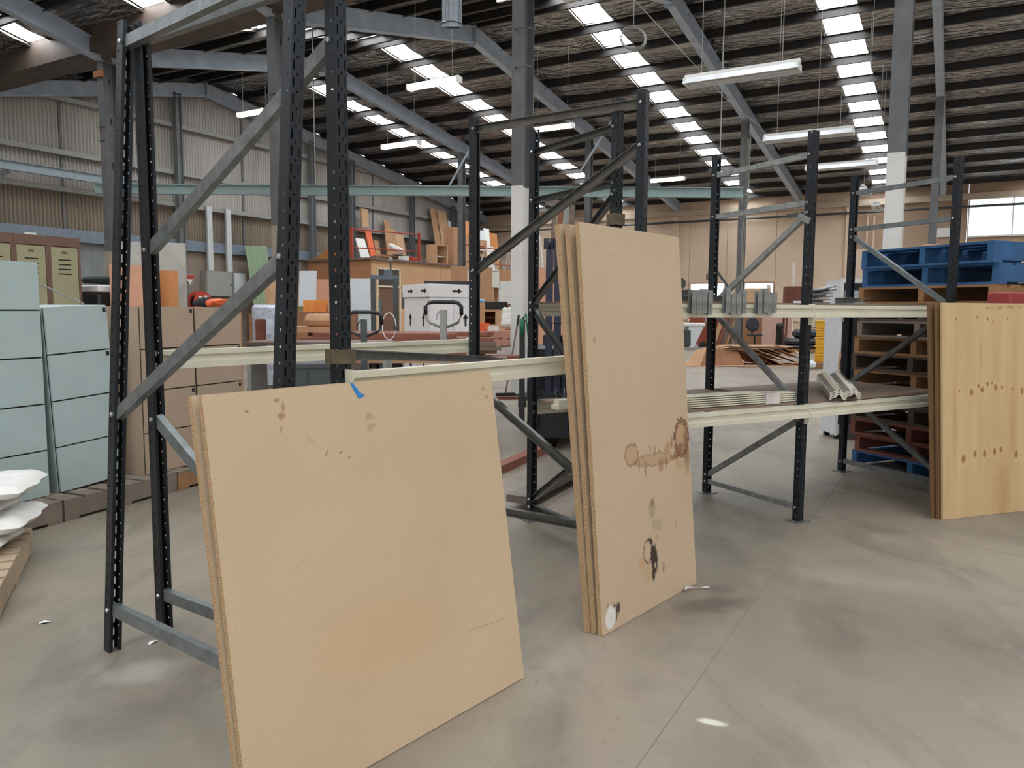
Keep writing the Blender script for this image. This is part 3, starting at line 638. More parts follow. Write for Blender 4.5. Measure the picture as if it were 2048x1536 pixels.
def flatpile(label, f0, g, L, z, n, ang, name='zinc_channel', size=.04):
    p = shelfpt(bay2[0] if f0 < 1 else bay3[0], bay2[1] if f0 < 1 else bay3[1], f0 % 1, g)
    for i in range(n):
        b = MB(); b.channel((-L / 2, 0, .02), (L / 2, 0, .02), .05, size, .004, flip=1)
        o = b.build(name, M_galv, M=place(p.x + random.uniform(-.01, .01), p.y, z + i * (size + .001), row + ang + random.uniform(-.05, .05)))
        tag(o, label, 'channel', label if n > 1 else None)
flatpile('zinc channel lying flat between the bracket stubs', .445, .18, .14, 1.392, 2, .1, size=.034)
flatpile('round ended zinc bar lying behind the bracket stubs', .62, .2, .26, 1.392, 1, 0)
for i, a in enumerate((.0, .09, .18)):
    p = shelfpt(bay3[0], bay3[1], .10 + .02 * i, .12)
    b = MB(); b.channel((-.02, 0, .015), (.17, 0, .015), .06, .03, .008, flip=1)
    o = b.build('zinc_channel', M_galv, M=place(p.x, p.y, 1.392 + .031 * i, row + .1, 0, -a * .9)); tag(o, 'zinc channel fanned out on the upper shelf before the white fridge', 'channel', 'fanned zinc channels')
p = shelfpt(bay3[0], bay3[1], .36, .10); b = MB(); b.channel((-.13, 0, .02), (.13, 0, .02), .07, .04, .004, flip=1); b.box(-.03, .09, -.03, .03, -.0, .012)
tag(b.build('zinc_channel', M_dull, M=place(p.x, p.y, 1.392, row)), 'single flat zinc channel beside the fanned channels', 'channel')
# flat bundle of cream beams on the lower shelf of the bracket bay
LB = [(0, 0), (.05, 0), (.05, .012), (.028, .018), (.05, .024), (.05, .034), (0, .034)]
p = shelfpt(bay2[0], bay2[1], .50, .06)
for i in range(6):
    b = MB(); L0 = 1.26 if i < 5 else .9
    b.box(-L0 / 2, L0 / 2, -.05, .05, .005, .011); b.box(-L0 / 2, L0 / 2, -.02, .03, -.0015, .006)
    sh = random.uniform(-.012, .012) + (0 if i < 5 else -.12)
    o = b.build('cream_beam', M_cream, M=Matrix.Translation((p.x, p.y, .776 + i * .0125)) @ Matrix.Rotation(row, 4, 'Z') @ Matrix.Translation((sh + .03, 0, 0)))
    tag(o, 'thin cream beam lying in the flat bundle on the lower shelf' if i < 5 else 'shorter cream beam on top of the flat bundle', 'shelf beam', 'flat bundle of cream beams')
b = MB(); b.box(-.06, .06, -.056, .056, 0, .070); tag(b.build('bundle_wrap', M_film, M=Matrix.Translation((p.x, p.y, .772)) @ Matrix.Rotation(row, 4, 'Z') @ Matrix.Translation((.47, 0, 0))), 'clear film wound round the flat bundle of cream beams', 'film wrap')
# two wrapped bundles pointing to the aisle
WP = [(-.05, .0), (-.042, .0), (-.034, .010), (-.012, .016), (0, .034), (.012, .034), (.026, .008), (.036, .0), (.048, 0), (.048, .006), (.038, .007), (.030, .014), (.014, .041), (-.003, .041), (-.017, .023), (-.037, .016), (-.046, .007), (-.05, .007)]
M_shine = mat('wrapped_cream_steel', (206, 203, 188), .12, .45, .05, 5)
adir = (R5 - F5).normalized()
for j, f in enumerate((.165, .26)):
    p = shelfpt(bay3[0], bay3[1], f, -.08)
    ang = R(74)
    for i in range(4):
        b = MB(); dd = Vector((math.cos(ang), math.sin(ang), 0))
        b.ext([(x, z) for x, z in WP], (0, 0, 0), dd * .84 + Vector((0, 0, .05)))
        o = b.build('wrapped_beam', M_shine, M=Matrix.Translation((p.x, p.y, .776 + i * .0115)))
        tag(o, 'short cream beam in the plastic wrapped bundle ' + ('nearer the dark upright frame' if j == 0 else 'nearer the pallet stack'), 'shelf beam', 'wrapped bundle %s' % ('by the frame' if j == 0 else 'by the pallets'))
# wired stub and cream cap on the shelf edge left of the tall sheets
p = shelfpt(bay2[0], bay2[1], .0, .42)
b = MB(); b.box(-.05, .09, -.03, .03, 0, .05); b.box(-.06, -.04, -.04, .04, -.005, .02)
o = b.build('cream_clamp', M_cream, M=place(.30, 4.42, .776, row)); tag(o, 'cream clamp with loose wires on the shelf board behind the tall chipboard', 'clamp')
b = MB()
for k in range(5):
    x = -.04 + .03 * k; b.tube([(x, 0, .05), (x + random.uniform(-.02, .02), .005, .09), (x + random.uniform(-.03, .03), .0, .12)], .0016, 4)
b.build('wire', M_wire, o)
# ================================================================ pallets
def pallet(label, M, m=M_pal, L=1.165, W=1.165, h=.14, nt_=7, nb_=3, group=None, mt=None, split=False):
    t = thing('pallet', label, 'pallet', M, group); mt = mt or m
    for y in (-W / 2 + .025, 0, W / 2 - .025): bx('stringer', t, m, 0, y, .018, L, .05, h - .036)
    bw = L / nt_ * .82
    for i in range(nt_): bx('top_board', t, mt, -L / 2 + bw / 2 + i * (L - bw) / (nt_ - 1), 0, h - .018, bw, W, .018)
    for i in range(nb_): bx('bottom_board', t, m, -L / 2 + .05 + i * (L - .1) / (nb_ - 1), 0, 0, .1, W, .018)
    return t
# stack beside the last rack frame
pa = math.atan2(-.91, .42)
pc = Vector((2.98, 6.66)) + Vector((.42, -.91)) * .5825 + Vector((.91, .42)) * .5825
words = ['lowest', 'second from the floor', 'third from the floor', 'fourth from the floor', 'fifth from the floor', 'sixth from the floor', 'seventh from the floor', 'eighth from the floor', 'ninth from the floor', 'tenth from the floor', 'eleventh from the floor']
z = 0; M_pdk = mat('pallet_dark_oak', (84, 66, 54), .85, 0, .2, 6, bump=.3, bs=30)
kinds = [M_palb, M_palr, M_palr, M_pdk, M_pdk, M_pal, M_pdk, M_pal, M_pald, M_pdk, M_pal]
cn = {M_palb: 'blue', M_palr: 'red brown', M_pdk: 'dark aged', M_pal: 'pine', M_pald: 'weathered'}
for i, km in enumerate(kinds):
    jx, jy, ja = random.uniform(-.03, .03), random.uniform(-.03, .03), random.uniform(-.03, .03)
    pallet('%s pallet in the tall stack by the plywood, %s' % (cn[km], words[i]), place(pc.x + jx, pc.y + jy, z, pa + R(90) + ja), km, group=None)
    z += .1405
pallet('blue pallet second from the top of the tall stack', place(pc.x + .02, pc.y, z, pa + R(90) + .02), M_palb, h=.155, mt=M_palb, nt_=6); z += .1555
pallet('blue pallet with torn boards topmost on the tall stack', place(pc.x, pc.y - .02, z, pa + R(90) - .02), M_palb, h=.155, nt_=5); z += .1555
b = MB(); b.add([(-.25, -.1, 0), (.2, -.14, .01), (.3, .05, .03), (.05, .12, .06), (-.2, .1, .02)], [(0, 1, 2, 3, 4)]); b.add([(-.25, -.1, .004), (.2, -.14, .014), (.3, .05, .034), (.05, .12, .064), (-.2, .1, .024)], [(0, 1, 2, 3, 4)])
tag(b.build('torn_cardboard', M_card3, M=place(pc.x - .35, pc.y + .25, z, pa)), 'torn brown cardboard scrap on the topmost blue pallet', 'cardboard')
slab('red_crate', 'red plastic crate beside the pallets above the plywood', 'crate', mat('red_plastic', (146, 54, 52), .5), place(3.60, 5.475, 1.281, .43), .5, .17, .2, bev=.01)
t = thing('pallet_box', 'dark timber box under the red crate', 'box', place(3.60, 5.475, 0, .43)); bx('body', t, M_pdk, 0, 0, 0, .5, .17, 1.26); bx('lid', t, M_pdk, 0, 0, 1.26, .51, .18, .02)
# pallets under the filing cabinets
e = Vector((.38, .925)); th = math.atan2(.925, .38); bk = Vector((-.925, .38))
st = Vector((-2.866, 4.545)) - e * 1.25
for i, (s, Lp, lb, km) in enumerate(((0.62, .80, 'weathered pallet under the tall pale blue cabinet', M_pald), (1.435, .9, 'weathered pallet between the pale blue and beige cabinets', M_pald), (2.35, 1.14, 'pallet with a fresh pine edge under the beige cabinets', M_pal))):
    p = st + e * (s + Lp / 2) + bk * .585
    pallet(lb, place(p.x, p.y, 0, th), km, h=.14, L=Lp, nt_=6, mt=M_pald)
# ================================================================ filing cabinets
def cabinet(label, p, w, d, n, h, m, handles=True, ang=th, z=.1405, tilt=0):
    t = thing('filing_cabinet', label, 'filing cabinet', place(p.x, p.y, z, ang, 0, tilt))
    b = MB(); b.box(0, w, .014, d, 0, h); b.build('body', m, t)
    dh = h / n
    for i in range(n):
        b = MB(); b.box(.008, w - .008, -.004, .013, .004, dh - .006)
        dr = b.build('drawer', m, t, M=Matrix.Translation((0, 0, i * dh)))
        if handles: bx('catch', dr, M_gap, w - .03, -.001, dh - .045, .026, .01, .03)
    b = MB(); b.box(.006, w - .006, .008, .016, .004, h - .006); b.build('drawer_recess', M_gap, t)
    bx('plinth', t, M_gap, w / 2, .02, -.002 + 0, w - .02, .02, .012)
    return t
cabinet('tall pale blue filing cabinet with five drawers behind the white sacks', Vector((-3.135, 4.405)), .47, .6, 5, 1.48, M_wcab, False)
cabinet('shorter pale blue filing cabinet with four drawers and dark catches', Vector((-2.932, 4.90)), .47, .6, 4, 1.20, M_wcab, tilt=-.045)
cabinet('beige filing cabinet beside the pale blue cabinets', Vector((-2.63, 5.44)), .50, .62, 4, 1.21, M_bcab)
cabinet('beige filing cabinet farther from the pale blue ones, by the dark cupboard', Vector((-2.63, 5.44)) + e * .508, .50, .62, 4, 1.21, M_bcab)
b = MB(); b.tube([(0, 0, 0), (.082, .464, -.152)], .006, 5); tag(b.build('thin_rod', M_grey, M=place(-3.047, 4.882, 1.517, 0)), 'thin pale rod resting across the top of the shorter blue cabinet', 'rod')
# ================================================================ sacks on a pallet
def sack(label, M, L=.62, W=.42, H=.11, m=M_white, seed=1, group=None):
    rnd = random.Random(seed); b = MB(); nx, ny = 28, 20; vs = []; fs = []
    ph = [rnd.uniform(0, 6) for _ in range(6)]
    for side in (1, -1):
        for i in range(nx + 1):
            for j in range(ny + 1):
                u_, v_ = i / nx * 2 - 1, j / ny * 2 - 1
                g = max(0, (1 - abs(u_) ** 9)) ** .5 * max(0, (1 - abs(v_) ** 9)) ** .5
                wr = .010 * math.sin(9 * u_ + ph[0] + 3 * v_) + .008 * math.sin(13 * v_ + ph[1] - 4 * u_) + .006 * math.sin(21 * u_ + ph[2])
                x = u_ * L / 2 * (1 - .05 * v_ * v_) + .008 * math.sin(7 * v_ + ph[3]); y = v_ * W / 2 * (1 - .06 * u_ * u_) + .006 * math.sin(8 * u_ + ph[4])
                zz = H / 2 + side * (g * H / 2) + wr * g * L / .84 * (.45 if side > 0 else .1) + .004
                vs.append((x, y, zz))
    N = (nx + 1) * (ny + 1)
    for s in (0, 1):
        for i in range(nx):
            for j in range(ny):
                a = s * N + i * (ny + 1) + j; q = (a, a + ny + 1, a + ny + 2, a + 1); fs.append(q if s == 0 else q[::-1])
    b.add(vs, fs); o = b.build('sack', m, None, True, M); return tag(o, label, 'sack', group)
la = math.atan2(.9, -.42)
pallet('pale pine pallet under the white sacks', place(-2.90, 3.40, 0, la), mat('pallet_pale_pine', (168, 148, 124), .8, 0, .15, 5, bump=.3, bs=30), L=1.1, W=1.1, h=.135, nt_=9)
M_sack = mat('woven_white_sack', (220, 219, 214), .38, 0, .05, 14, bump=.35, bs=26)
M_sackt = mat('white_sack_with_teal', (220, 219, 214), .38, 0, .05, 14, bump=.35, bs=26)
blobs(M_sackt, [(.0, .06, .20, .4, 0, (20, 128, 124), .95, .1, .1)], 'xz', 6)
M_sackp = mat('white_sack_with_print', (222, 221, 216), .38, 0, .05, 14, bump=.35, bs=26)
blobs(M_sackp, [(.10, .0, .028, .05, .3, (46, 54, 74), .9, .3, .3, .25), (.17, .06, .010, .03, .3, (46, 54, 74), .9, .3, .3), (.16, -.05, .03, .012, .3, (46, 54, 74), .9, .4, .3)], 'xy', 20)
sk = (('lowest white sack resting on the pale pallet', 0, M_sack, (-2.92, 3.68)), ('white sack second from the pallet, creased end', .079, M_sack, (-2.87, 3.80)), ('white sack with a teal band in the pile', .158, M_sackt, (-2.97, 3.78)), ('topmost white sack with dark print', .237, M_sackp, (-2.90, 3.86)))
for i, (lb, dz, mm, (x, y_)) in enumerate(sk): sack(lb, place(x, y_, .136 + dz, .15 + .12 * (i % 2)), .84, .5, .084, mm, i + 3)
# ================================================================ lockers along the gable side
va = math.atan2(.866, .5); vd = Vector((.5, .866)); vb = Vector((-.866, .5))
M_lockf = mat('brown_locker_frame', (112, 86, 74), .5, 0, .06); M_lockd = mat('khaki_locker_door', (160, 156, 124), .5, 0, .05)
lend = Vector((-4.28, 7.70))
for i in range(5):
    p = lend - vd * (.312 * (i + 1))
    lb = ['brown and khaki locker at the end of the row by the black bin', 'brown and khaki locker second from the black bin', 'brown and khaki locker third from the black bin', 'brown and khaki locker fourth from the black bin', 'brown and khaki locker fifth from the black bin'][i]
    t = thing('locker', lb, 'locker', place(p.x, p.y, 0, va))
    b = MB(); b.box(0, .31, .016, .45, .1, 2.02); b.box(0, .022, 0, .016, .1, 2.02); b.box(.288, .31, 0, .016, .1, 2.02); b.box(.022, .288, 0, .016, 1.93, 2.02); b.build('body', M_lockf, t)
    b = MB(); b.box(.026, .284, .002, .016, .14, 1.92); dr = b.build('door', M_lockd, t)
    for k in range(4): bx('vent_slot', dr, M_gap, .155, .001, 1.66 + k * .045, .12, .006, .010)
    bx('number_plate', dr, M_lockf, .155, .001, 1.86, .05, .004, .02)
    for x in (.03, .28): bx('leg', t, M_lockf, x, .05, 0, .03, .03, .1); bx('leg', t, M_lockf, x, .42, 0, .03, .03, .1)
def lean(name, label, cat, m, x, y, rz, w, t_, h, phi, z=0, group=None):
    o = obj(name, bxm(w, t_, h, m, name), None, place(x, y, z + t_ * abs(math.sin(phi)) * .5, rz, -phi)); return tag(o, label, cat, group)
t = thing('black_bin', 'black bin with a white lid beside the lockers', 'bin', place(-4.30, 8.12, 0, va)); bx('tub', t, M_black, 0, 0, 0, .34, .4, 1.5, bev=.02); bx('lid', t, M_white, 0, 0, 1.5, .35, .41, .07, bev=.01); bx('cloth', t, mat('dark_green_cloth', (24, 44, 40), .8), .02, 0, 1.59, .3, .36, .07, bev=.03)
M_peach = mat('peach_laminate', (206, 152, 124), .5, 0, .05)
lean('laminate_board', 'peach laminate panel leaning between lockers and column', 'panel', M_peach, -3.86, 7.90, .35, .46, .03, 1.78, .06)
lean('laminate_board', 'orange plywood panel leaning behind the dark post', 'panel', M_ply, -3.72, 8.15, .35, .36, .02, 1.74, .06)
lean('laminate_board', 'pale grey panel leaning behind the peach panel', 'panel', mat('grey_laminate', (176, 174, 166), .6), -3.98, 8.6, .35, .66, .03, 2.08, .08)
slab('paper_note', 'white paper sheet hanging beside the lockers', 'paper', M_white, HM @ place(GX + .42, .85, 2.6, R(90)), .3, .004, .72)
# ================================================================ gable wall fittings
def g(x, y, z=0): return HM @ place(x, y, z, 0)
t = thing('electrical_cabinet', 'grey electrical cabinet under two cable trunkings', 'cabinet', g(GX + .2, 6.95, 1.74)); bx('body', t, mat('switchboard_grey', (150, 150, 142), .5), 0, 0, 0, .26, 1.05, .84); bx('door', t, M_grey, .138, .0, .02, .018, 1.0, .80); bx('latch', t, M_gap, .15, .45, .36, .01, .05, .06)
t = thing('meter_box', 'pale grey meter box next to the electrical cabinet', 'cabinet', g(GX + .22, 7.78, 1.55)); bx('body', t, mat('meter_box_paint', (182, 186, 190), .5), 0, 0, 0, .26, .5, 1.0); bx('door', t, MATS['meter_box_paint'], .138, 0, .02, .012, .46, .96); bx('latch', t, M_gap, .147, .16, .45, .01, .03, .05)
b = MB(); b.poly([(-.2, .33), (.2, .33), (.0, 0)], .01); t = b.build('warning_sign', M_white, M=HM @ place(GX + .09, 5.98, 2.1, R(90))); tag(t, 'small red and white triangular warning sign on the concrete dado', 'sign')
b = MB(); b.poly([(-.19, .325), (.19, .325), (.11, .19), (-.11, .19)], .004); b.build('red_field', M_red, t, M=Matrix.Translation((0, -.004, 0)))
t = thing('hose_reel', 'red fire hose reel on the wall behind the beige cabinets', 'hose reel', g(GX + .5, 6.0, 1.55))
for x in (-.16, .16): b = MB(); b.lathe([(.34, -.012), (.34, .012)], 28, Matrix.Translation((x, 0, 0)) @ Matrix.Rotation(R(90), 4, 'Y')); b.build('disc', M_red, t)
b = MB(); b.lathe([(.24, -.15), (.24, .15)], 24, Matrix.Rotation(R(90), 4, 'Y')); b.build('hose_coil', M_black, t)
bx('label_plate', t, M_white, .175, -.1, .05, .006, .14, .12); bx('label_plate', t, M_white, .175, .1, .1, .006, .12, .1); bx('bracket', t, M_dgrey, -.25, 0, -.1, .3, .08, .08)
b = corrugated(-.5, .5, 0, lambda q: 2.35, 0, .17, .025); o = b.build('roof_sheet', mat('pale_green_sheet', (140, 162, 132), .5, .1, .05), M=HM @ place(GX + .75, 8.55, 1.19, .0, .07, -.10)); tag(o, 'pale green corrugated sheet leaning near the electrical cabinet', 'roof sheet')
slab('carton', 'carton stack bearing the green sheet behind the beige cabinets', 'carton', M_card, g(GX + .6, 8.85, 0), .7, 1.3, 1.16)
b = MB(); b.tube([(0, 0, 0), (.0, .1, .55), (.02, .16, .9)], [.06, .05, .012], 8); tag(b.build('white_tube', M_white, M=place(-7.2, 16.6, 1.3)), 'white pointed tube leaning by the red hose reel', 'tube')
slab('tall_crate', 'tall wooden crate under the white tube by the hose reel', 'crate', M_timber3, place(-7.2, 16.7, 0, .3), .5, .5, 1.3)
# items on top of / behind the beige cabinets
b = MB(); b.lathe([(.02, 0), (.10, .01), (.095, .04), (.06, .07), (.02, .08)], 14); tag(b.build('dark_cap', mat('black_cloth', (26, 26, 30), .9), None, True, place(-2.55, 6.42, 1.352)), 'black cloth heap on the beige cabinet', 'cloth')
b = MB(); b.tube([(0, 0, .03), (.08, .05, .035), (.18, .05, .04), (.30, .12, .03)], .028, 8); b.tube([(.02, .0, .03), (.05, -.06, .05), (.12, -.06, .05)], .012, 6); tag(b.build('orange_tool', M_orange, None, True, place(-2.395, 6.10, 1.352, 1.2)), 'orange hand tool lying on the beige cabinet', 'tool')
slab('open_carton', 'small open carton behind the beige cabinets near the hose reel', 'carton', M_card3, place(-4.3, 11.3, 1.28, .4), .5, .4, .2)
slab('packing_case', 'low packing case carrying the open carton', 'case', M_card, place(-4.3, 11.3, 0, .4), .6, .5, 1.28)
slab('carton', 'torn carton leaning by the worn beige column', 'carton', M_card2, place(-4.05, 13.6, 1.25, .5), .5, .4, .55)
slab('carton', 'plain carton under the torn carton by the beige column', 'carton', M_card, place(-4.05, 13.6, 0, .5), .7, .6, 1.25)
t = thing('wrapped_goods', 'shiny film wrapped pallet load with blue packs beside the beige cabinets', 'wrapped load', place(-3.78, 11.95, 0, .3)); bx('load', t, mat('blue_packs', (186, 194, 208), .2, 0, .3, 14, bump=.6, bs=14), 0, 0, .14, .46, .5, 1.26, bev=.04); bx('base', t, M_pald, 0, 0, 0, .66, .64, .14)
slab('wooden_seat_back', 'dark brown chair back in front of the film wrapped load', 'chair back', M_palr, place(-3.46, 10.6, .0, .2), .14, .05, 1.2, bev=.02)
slab('olive_board', 'olive green board beside the film wrapped load', 'board', mat('olive_board', (128, 120, 72), .6), place(-3.40, 12.62, 0, .2), .24, .04, 1.38)
# dark cupboard and desk behind the first bay
t = thing('steel_cupboard', 'dark grey steel cupboard behind the square chipboard', 'cupboard', place(-1.52, 5.72, 0, .28)); b = MB(); b.box(-.24, .24, 0, .44, 0, .90); b.box(-.25, .25, -.012, .45, .90, .93); b.build('body', M_dgrey, t)
for x in (-.12, .12): bx('door', t, M_dgrey, x, -.006, .04, .22, .012, .84)
t = thing('desk', 'brown topped desk behind the cream rear beam', 'desk', place(-2.05, 8.3, 0, .05)); bx('top', t, mat('brown_laminate', (104, 82, 78), .4), 0, 0, .96, 1.5, .7, .035)
for x in (-.7, .7): bx('leg_panel', t, M_grey, x, 0, 0, .04, .6, .96)
# ================================================================ pallet jacks
def jack(label, x, y, rz, ztop, mh, col, lean_=.0):
    t = thing('pallet_jack', label, 'pallet jack', place(x, y, 0, rz))
    for s in (-.19, .19): b = MB(); b.box(s - .08, s + .08, .12, 1.25, .06, .12); b.box(s - .05, s + .05, 1.25, 1.32, .07, .11); b.build('fork', col, t)
    b = MB(); b.box(-.26, .26, -.06, .14, .07, .36); b.build('head', col, t)
    for s in (-.07, .07): b = MB(); b.lathe([(.09, -.025), (.09, .025)], 18, Matrix.Translation((s, -.02, .09)) @ Matrix.Rotation(R(90), 4, 'Y')); b.build('wheel', M_black, t)
    dl = lean_ * ztop
    b = MB(); b.bar((0, -.02, .3), (0, -.02 - dl, ztop - .06), .05, .03, (0, 1, 0)); b.build('handle_shaft', mh, t)
    ty = -.02 - dl
    b = MB(); pts = [(-.0, 0, -.21), (-.12, 0, -.16), (-.145, 0, -.10), (-.145, 0, -.035), (-.12, 0, -.008), (-.08, 0, 0), (.08, 0, 0), (.12, 0, -.008), (.145, 0, -.035), (.145, 0, -.10), (.12, 0, -.16), (0, 0, -.21)]
    b.tube([(p_[0], ty, ztop + p_[2]) for p_ in pts], .011, 8); b.build('handle_loop', mh, t, True)
    b = MB(); b.tube([(p_[0], ty, ztop + p_[2]) for p_ in pts[2:10]], .016, 8); b.build('hand_grip', M_black, t, True)
    b = MB(); b.tube([(-.02, ty, ztop - .06), (-.05, ty, ztop - .10), (-.055, ty, ztop - .14)], .006, 6); b.build('release_lever', mh, t)
jack('pallet jack with a pale grey handle and black grip', -.545, 6.15, -.12, 1.40, M_grey, M_dgrey)
jack('pallet jack with an all dark handle near the timber pile', -1.24, 6.45, .1, 1.315, M_dgrey, M_dgrey)
# ================================================================ timber pile
for i in range(4): pallet('aged pallet %s in the base of the red timber pile' % ['lowest', 'second', 'third', 'topmost'][i], place(-1.35, 9.6, i * .141, .12), M_pald, L=1.6, W=1.1)
slab('bearer', 'thick bearer under the red timber on the side of the pallet jacks', 'timber', M_timber3, place(-1.9, 9.6, .564, .12), .12, 1.1, .14); slab('bearer', 'thick bearer under the red timber on the side of the white cartons', 'timber', M_timber3, place(-.8, 9.6, .564, .12), .12, 1.1, .14)
rnd = random.Random(4); zz = .704
for lay in range(7):
    la_ = .08 + rnd.uniform(-.03, .03)
    for j in range(4):
        L0 = rnd.uniform(2.0, 2.7) - lay * .08; th_ = .05
        mm = rnd.choice([M_timber, M_timber, M_timber3, M_timber2]) if lay < 6 else M_timber
        slab('timber_plank', 'red brown plank in the long timber pile', 'plank', mm, place(-1.38 + rnd.uniform(-.22, .22), 9.2 + j * .24 + rnd.uniform(-.004, .004), zz, la_ + rnd.uniform(-.004, .004)), L0, .2, th_, 'planks of the long timber pile')
    zz += .0505
b = MB(); pts = [(.02 * math.cos(a) * 4 * (1 if a < 6 else 1), 0, .16 + .16 * math.sin(a)) for a in [k * .5 for k in range(13)]]; b.tube([(x_, 0, z_) for x_, y_, z_ in pts], .006, 5); tag(b.build('strap_loop', M_white, M=place(-1.45, 9.075, .98, .08)), 'white strapping loop hanging off the timber pile', 'strap')
sack('brown paper sack on the timber pile by the dark post', place(-2.35, 9.4, 1.124, .3), .34, .30, .15, M_card, 9)
slab('carton', 'long flat carton on the timber pile under the paper sack', 'carton', M_card, place(-2.36, 9.45, 1.0585, .2), .6, .5, .07)
slab('carton', 'yellow and orange printed carton beyond the timber pile', 'carton', mat('yellow_orange_print', (232, 168, 60), .6, 0, .1, 3, col2=(226, 118, 62)), place(-3.05, 12.0, 1.30, .1), .34, .3, .17)
slab('carton', 'white carton beside the yellow and orange one', 'carton', M_white, place(-2.68, 12.05, 1.30, .1), .3, .3, .15)
slab('packing_case', 'packing case carrying the yellow and white cartons', 'case', M_card3, place(-2.9, 12.1, 0, .1), .9, .5, 1.3)
lean('laminate_sheet', 'tall white panel leaning behind the walkie stacker', 'panel', M_sheetw, -2.72, 12.9, -.1, .74, .02, 1.86, .1)
lean('laminate_sheet', 'narrow white panel leaning behind the dark posts', 'panel', M_sheetw, -3.55, 13.2, -.1, .30, .02, 2.0, .1)
lean('laminate_board', 'orange laminate panel leaning beyond the dark posts', 'panel', M_peach, -3.6, 14.4, -.1, .6, .02, 1.9, .08)
# ================================================================ walkie stacker
t = thing('walkie_stacker', 'blue grey walkie stacker with open mast near the white cartons', 'stacker', place(-1.97, 11.9, 0, .1))
for x in (-.17, .17): b = MB(); b.channel((x, 0, .1), (x, 0, 1.80), .07, .09, .012, (0, 1, 0), flip=1 if x < 0 else -1); b.build('mast_rail', M_dgrey, t)
b = MB(); b.tube([(-.06, -.02, .15), (-.06, -.02, 1.5)], .03, 10); b.build('lift_cylinder', M_galv, t)
b = MB(); b.box(-.21, .21, -.05, .05, 1.80, 1.86); b.box(-.0, .12, -.05, .05, 1.86, 1.94); b.build('crosshead', mat('blue_grey_enamel', (92, 102, 114), .45), t)
b = MB(); b.box(-.26, .26, .1, .5, .08, .95); b.build('power_unit', M_black, t)
b = MB(); b.tube([(.1, 0, 1.85), (.1, 0, 2.08)], .014, 8); b.build('lamp_stem', M_dgrey, t); b = MB(); b.lathe([(.01, 0), (.035, .02), (.035, .06), (.01, .08)], 12, Matrix.Translation((.1, 0, 2.06))); b.build('lamp_knob', M_grey, t)
b = MB(); b.box(-.24, .24, -.1, -.05, .5, .58); b.box(-.24, .24, -.1, -.05, .85, .92); b.box(-.03, .03, -.1, -.05, .58, .85); b.build('carriage', M_navy, t)
for x in (-.16, .16): bx('leg', t, M_dgrey, x, -.5, .03, .1, .9, .08)
for x in (.30, .36): b = MB(); b.tube([(x, -.02, 1.62), (x + .02, 0, 1.35), (x + .05, .02, 1.0)], .012, 6); b.build('cable', M_black, t)
bx('control_box', t, M_dgrey, .31, 0, 1.35, .09, .07, .26)
# white carton load
cr = .62; base = (-1.06, 11.35)
pallet('pallet under the white cartons', place(*base, 0, cr), M_pald, L=.8, W=.8)
def arrow(par, x, y, z, s, rot=0, axis='x'):
    b = MB(); b.poly([(-.018 * s, -.1 * s), (.018 * s, -.1 * s), (.018 * s, .02 * s), (.05 * s, .02 * s), (0, .1 * s), (-.05 * s, .02 * s), (-.018 * s, .02 * s)], .002)
    Mx = place(x, y, z) @ (Matrix.Rotation(R(90), 4, 'Z') if axis == 'y' else Matrix.Identity(4)) @ Matrix.Rotation(rot, 4, 'Y')
    b.build('printed_arrow', M_gap, par, M=Mx)
M_ctn = mat('white_carton', (226, 224, 224), .6, 0, .03)
ci = 0
for zb, hh in ((.141, .66), (.802, .71)):
    for sx in (-.195, .195):
        for sy in (-.195, .195):
            M_ = place(*base, zb, cr) @ Matrix.Translation((sx, sy, 0))
            o = slab('white_carton', 'tall white carton with an upward arrow in the carton load', 'carton', M_ctn, M_, .385, .385, hh, 'white cartons stacked on the pallet', bev=.004)
            if sy < 0: arrow(o, 0, -.195, hh * .55, .9)
            if sx < 0: arrow(o, -.194, 0, hh * .55, .9, 0, 'y')
            if sy < 0: bx('printed_mark', o, M_dgrey, 0, -.1935, hh * .2, .2, .002, .012); 
for s in (-.2, .2):
    o = slab('white_carton', 'flat white carton with a sideways arrow laid across the top of the load', 'carton', M_ctn, place(*base, 1.513, cr) @ Matrix.Translation((0, s, 0)), .82, .395, .185, 'flat cartons on top of the load', bev=.004)
    if s < 0: arrow(o, .05, -.2, .09, .8, R(90))
    arrow(o, -.412, -.05, .09, .8, R(-90), 'y')
b = MB(); b.box(-.36, .36, -.2, .2, 0, .05); tag(b.build('black_tray', M_black, M=place(base[0] + .12, base[1] + .12, 1.70, .1)), 'flat black tray lying on the white cartons', 'tray')
# hand truck by the cartons
t = thing('hand_truck', 'white hand truck leaning in front of the white cartons', 'hand truck', place(-.82, 10.5, 0, .2))
for x in (-.09, .09): b = MB(); b.tube([(x, 0, .05), (x, .10, 1.36)], .014, 8); b.build('rail', M_white, t)
bx('toe_plate', t, M_sheetw, 0, -.02, .02, .3, .2, .01); bx('back_plate', t, M_sheetw, .04, .03, .75, .22, .02, .3, rx=-.08)
for x in (-.16, .16): b = MB(); b.lathe([(.09, -.02), (.09, .02)], 16, Matrix.Translation((x, .06, .09)) @ Matrix.Rotation(R(90), 4, 'Y')); b.build('wheel', M_black, t)
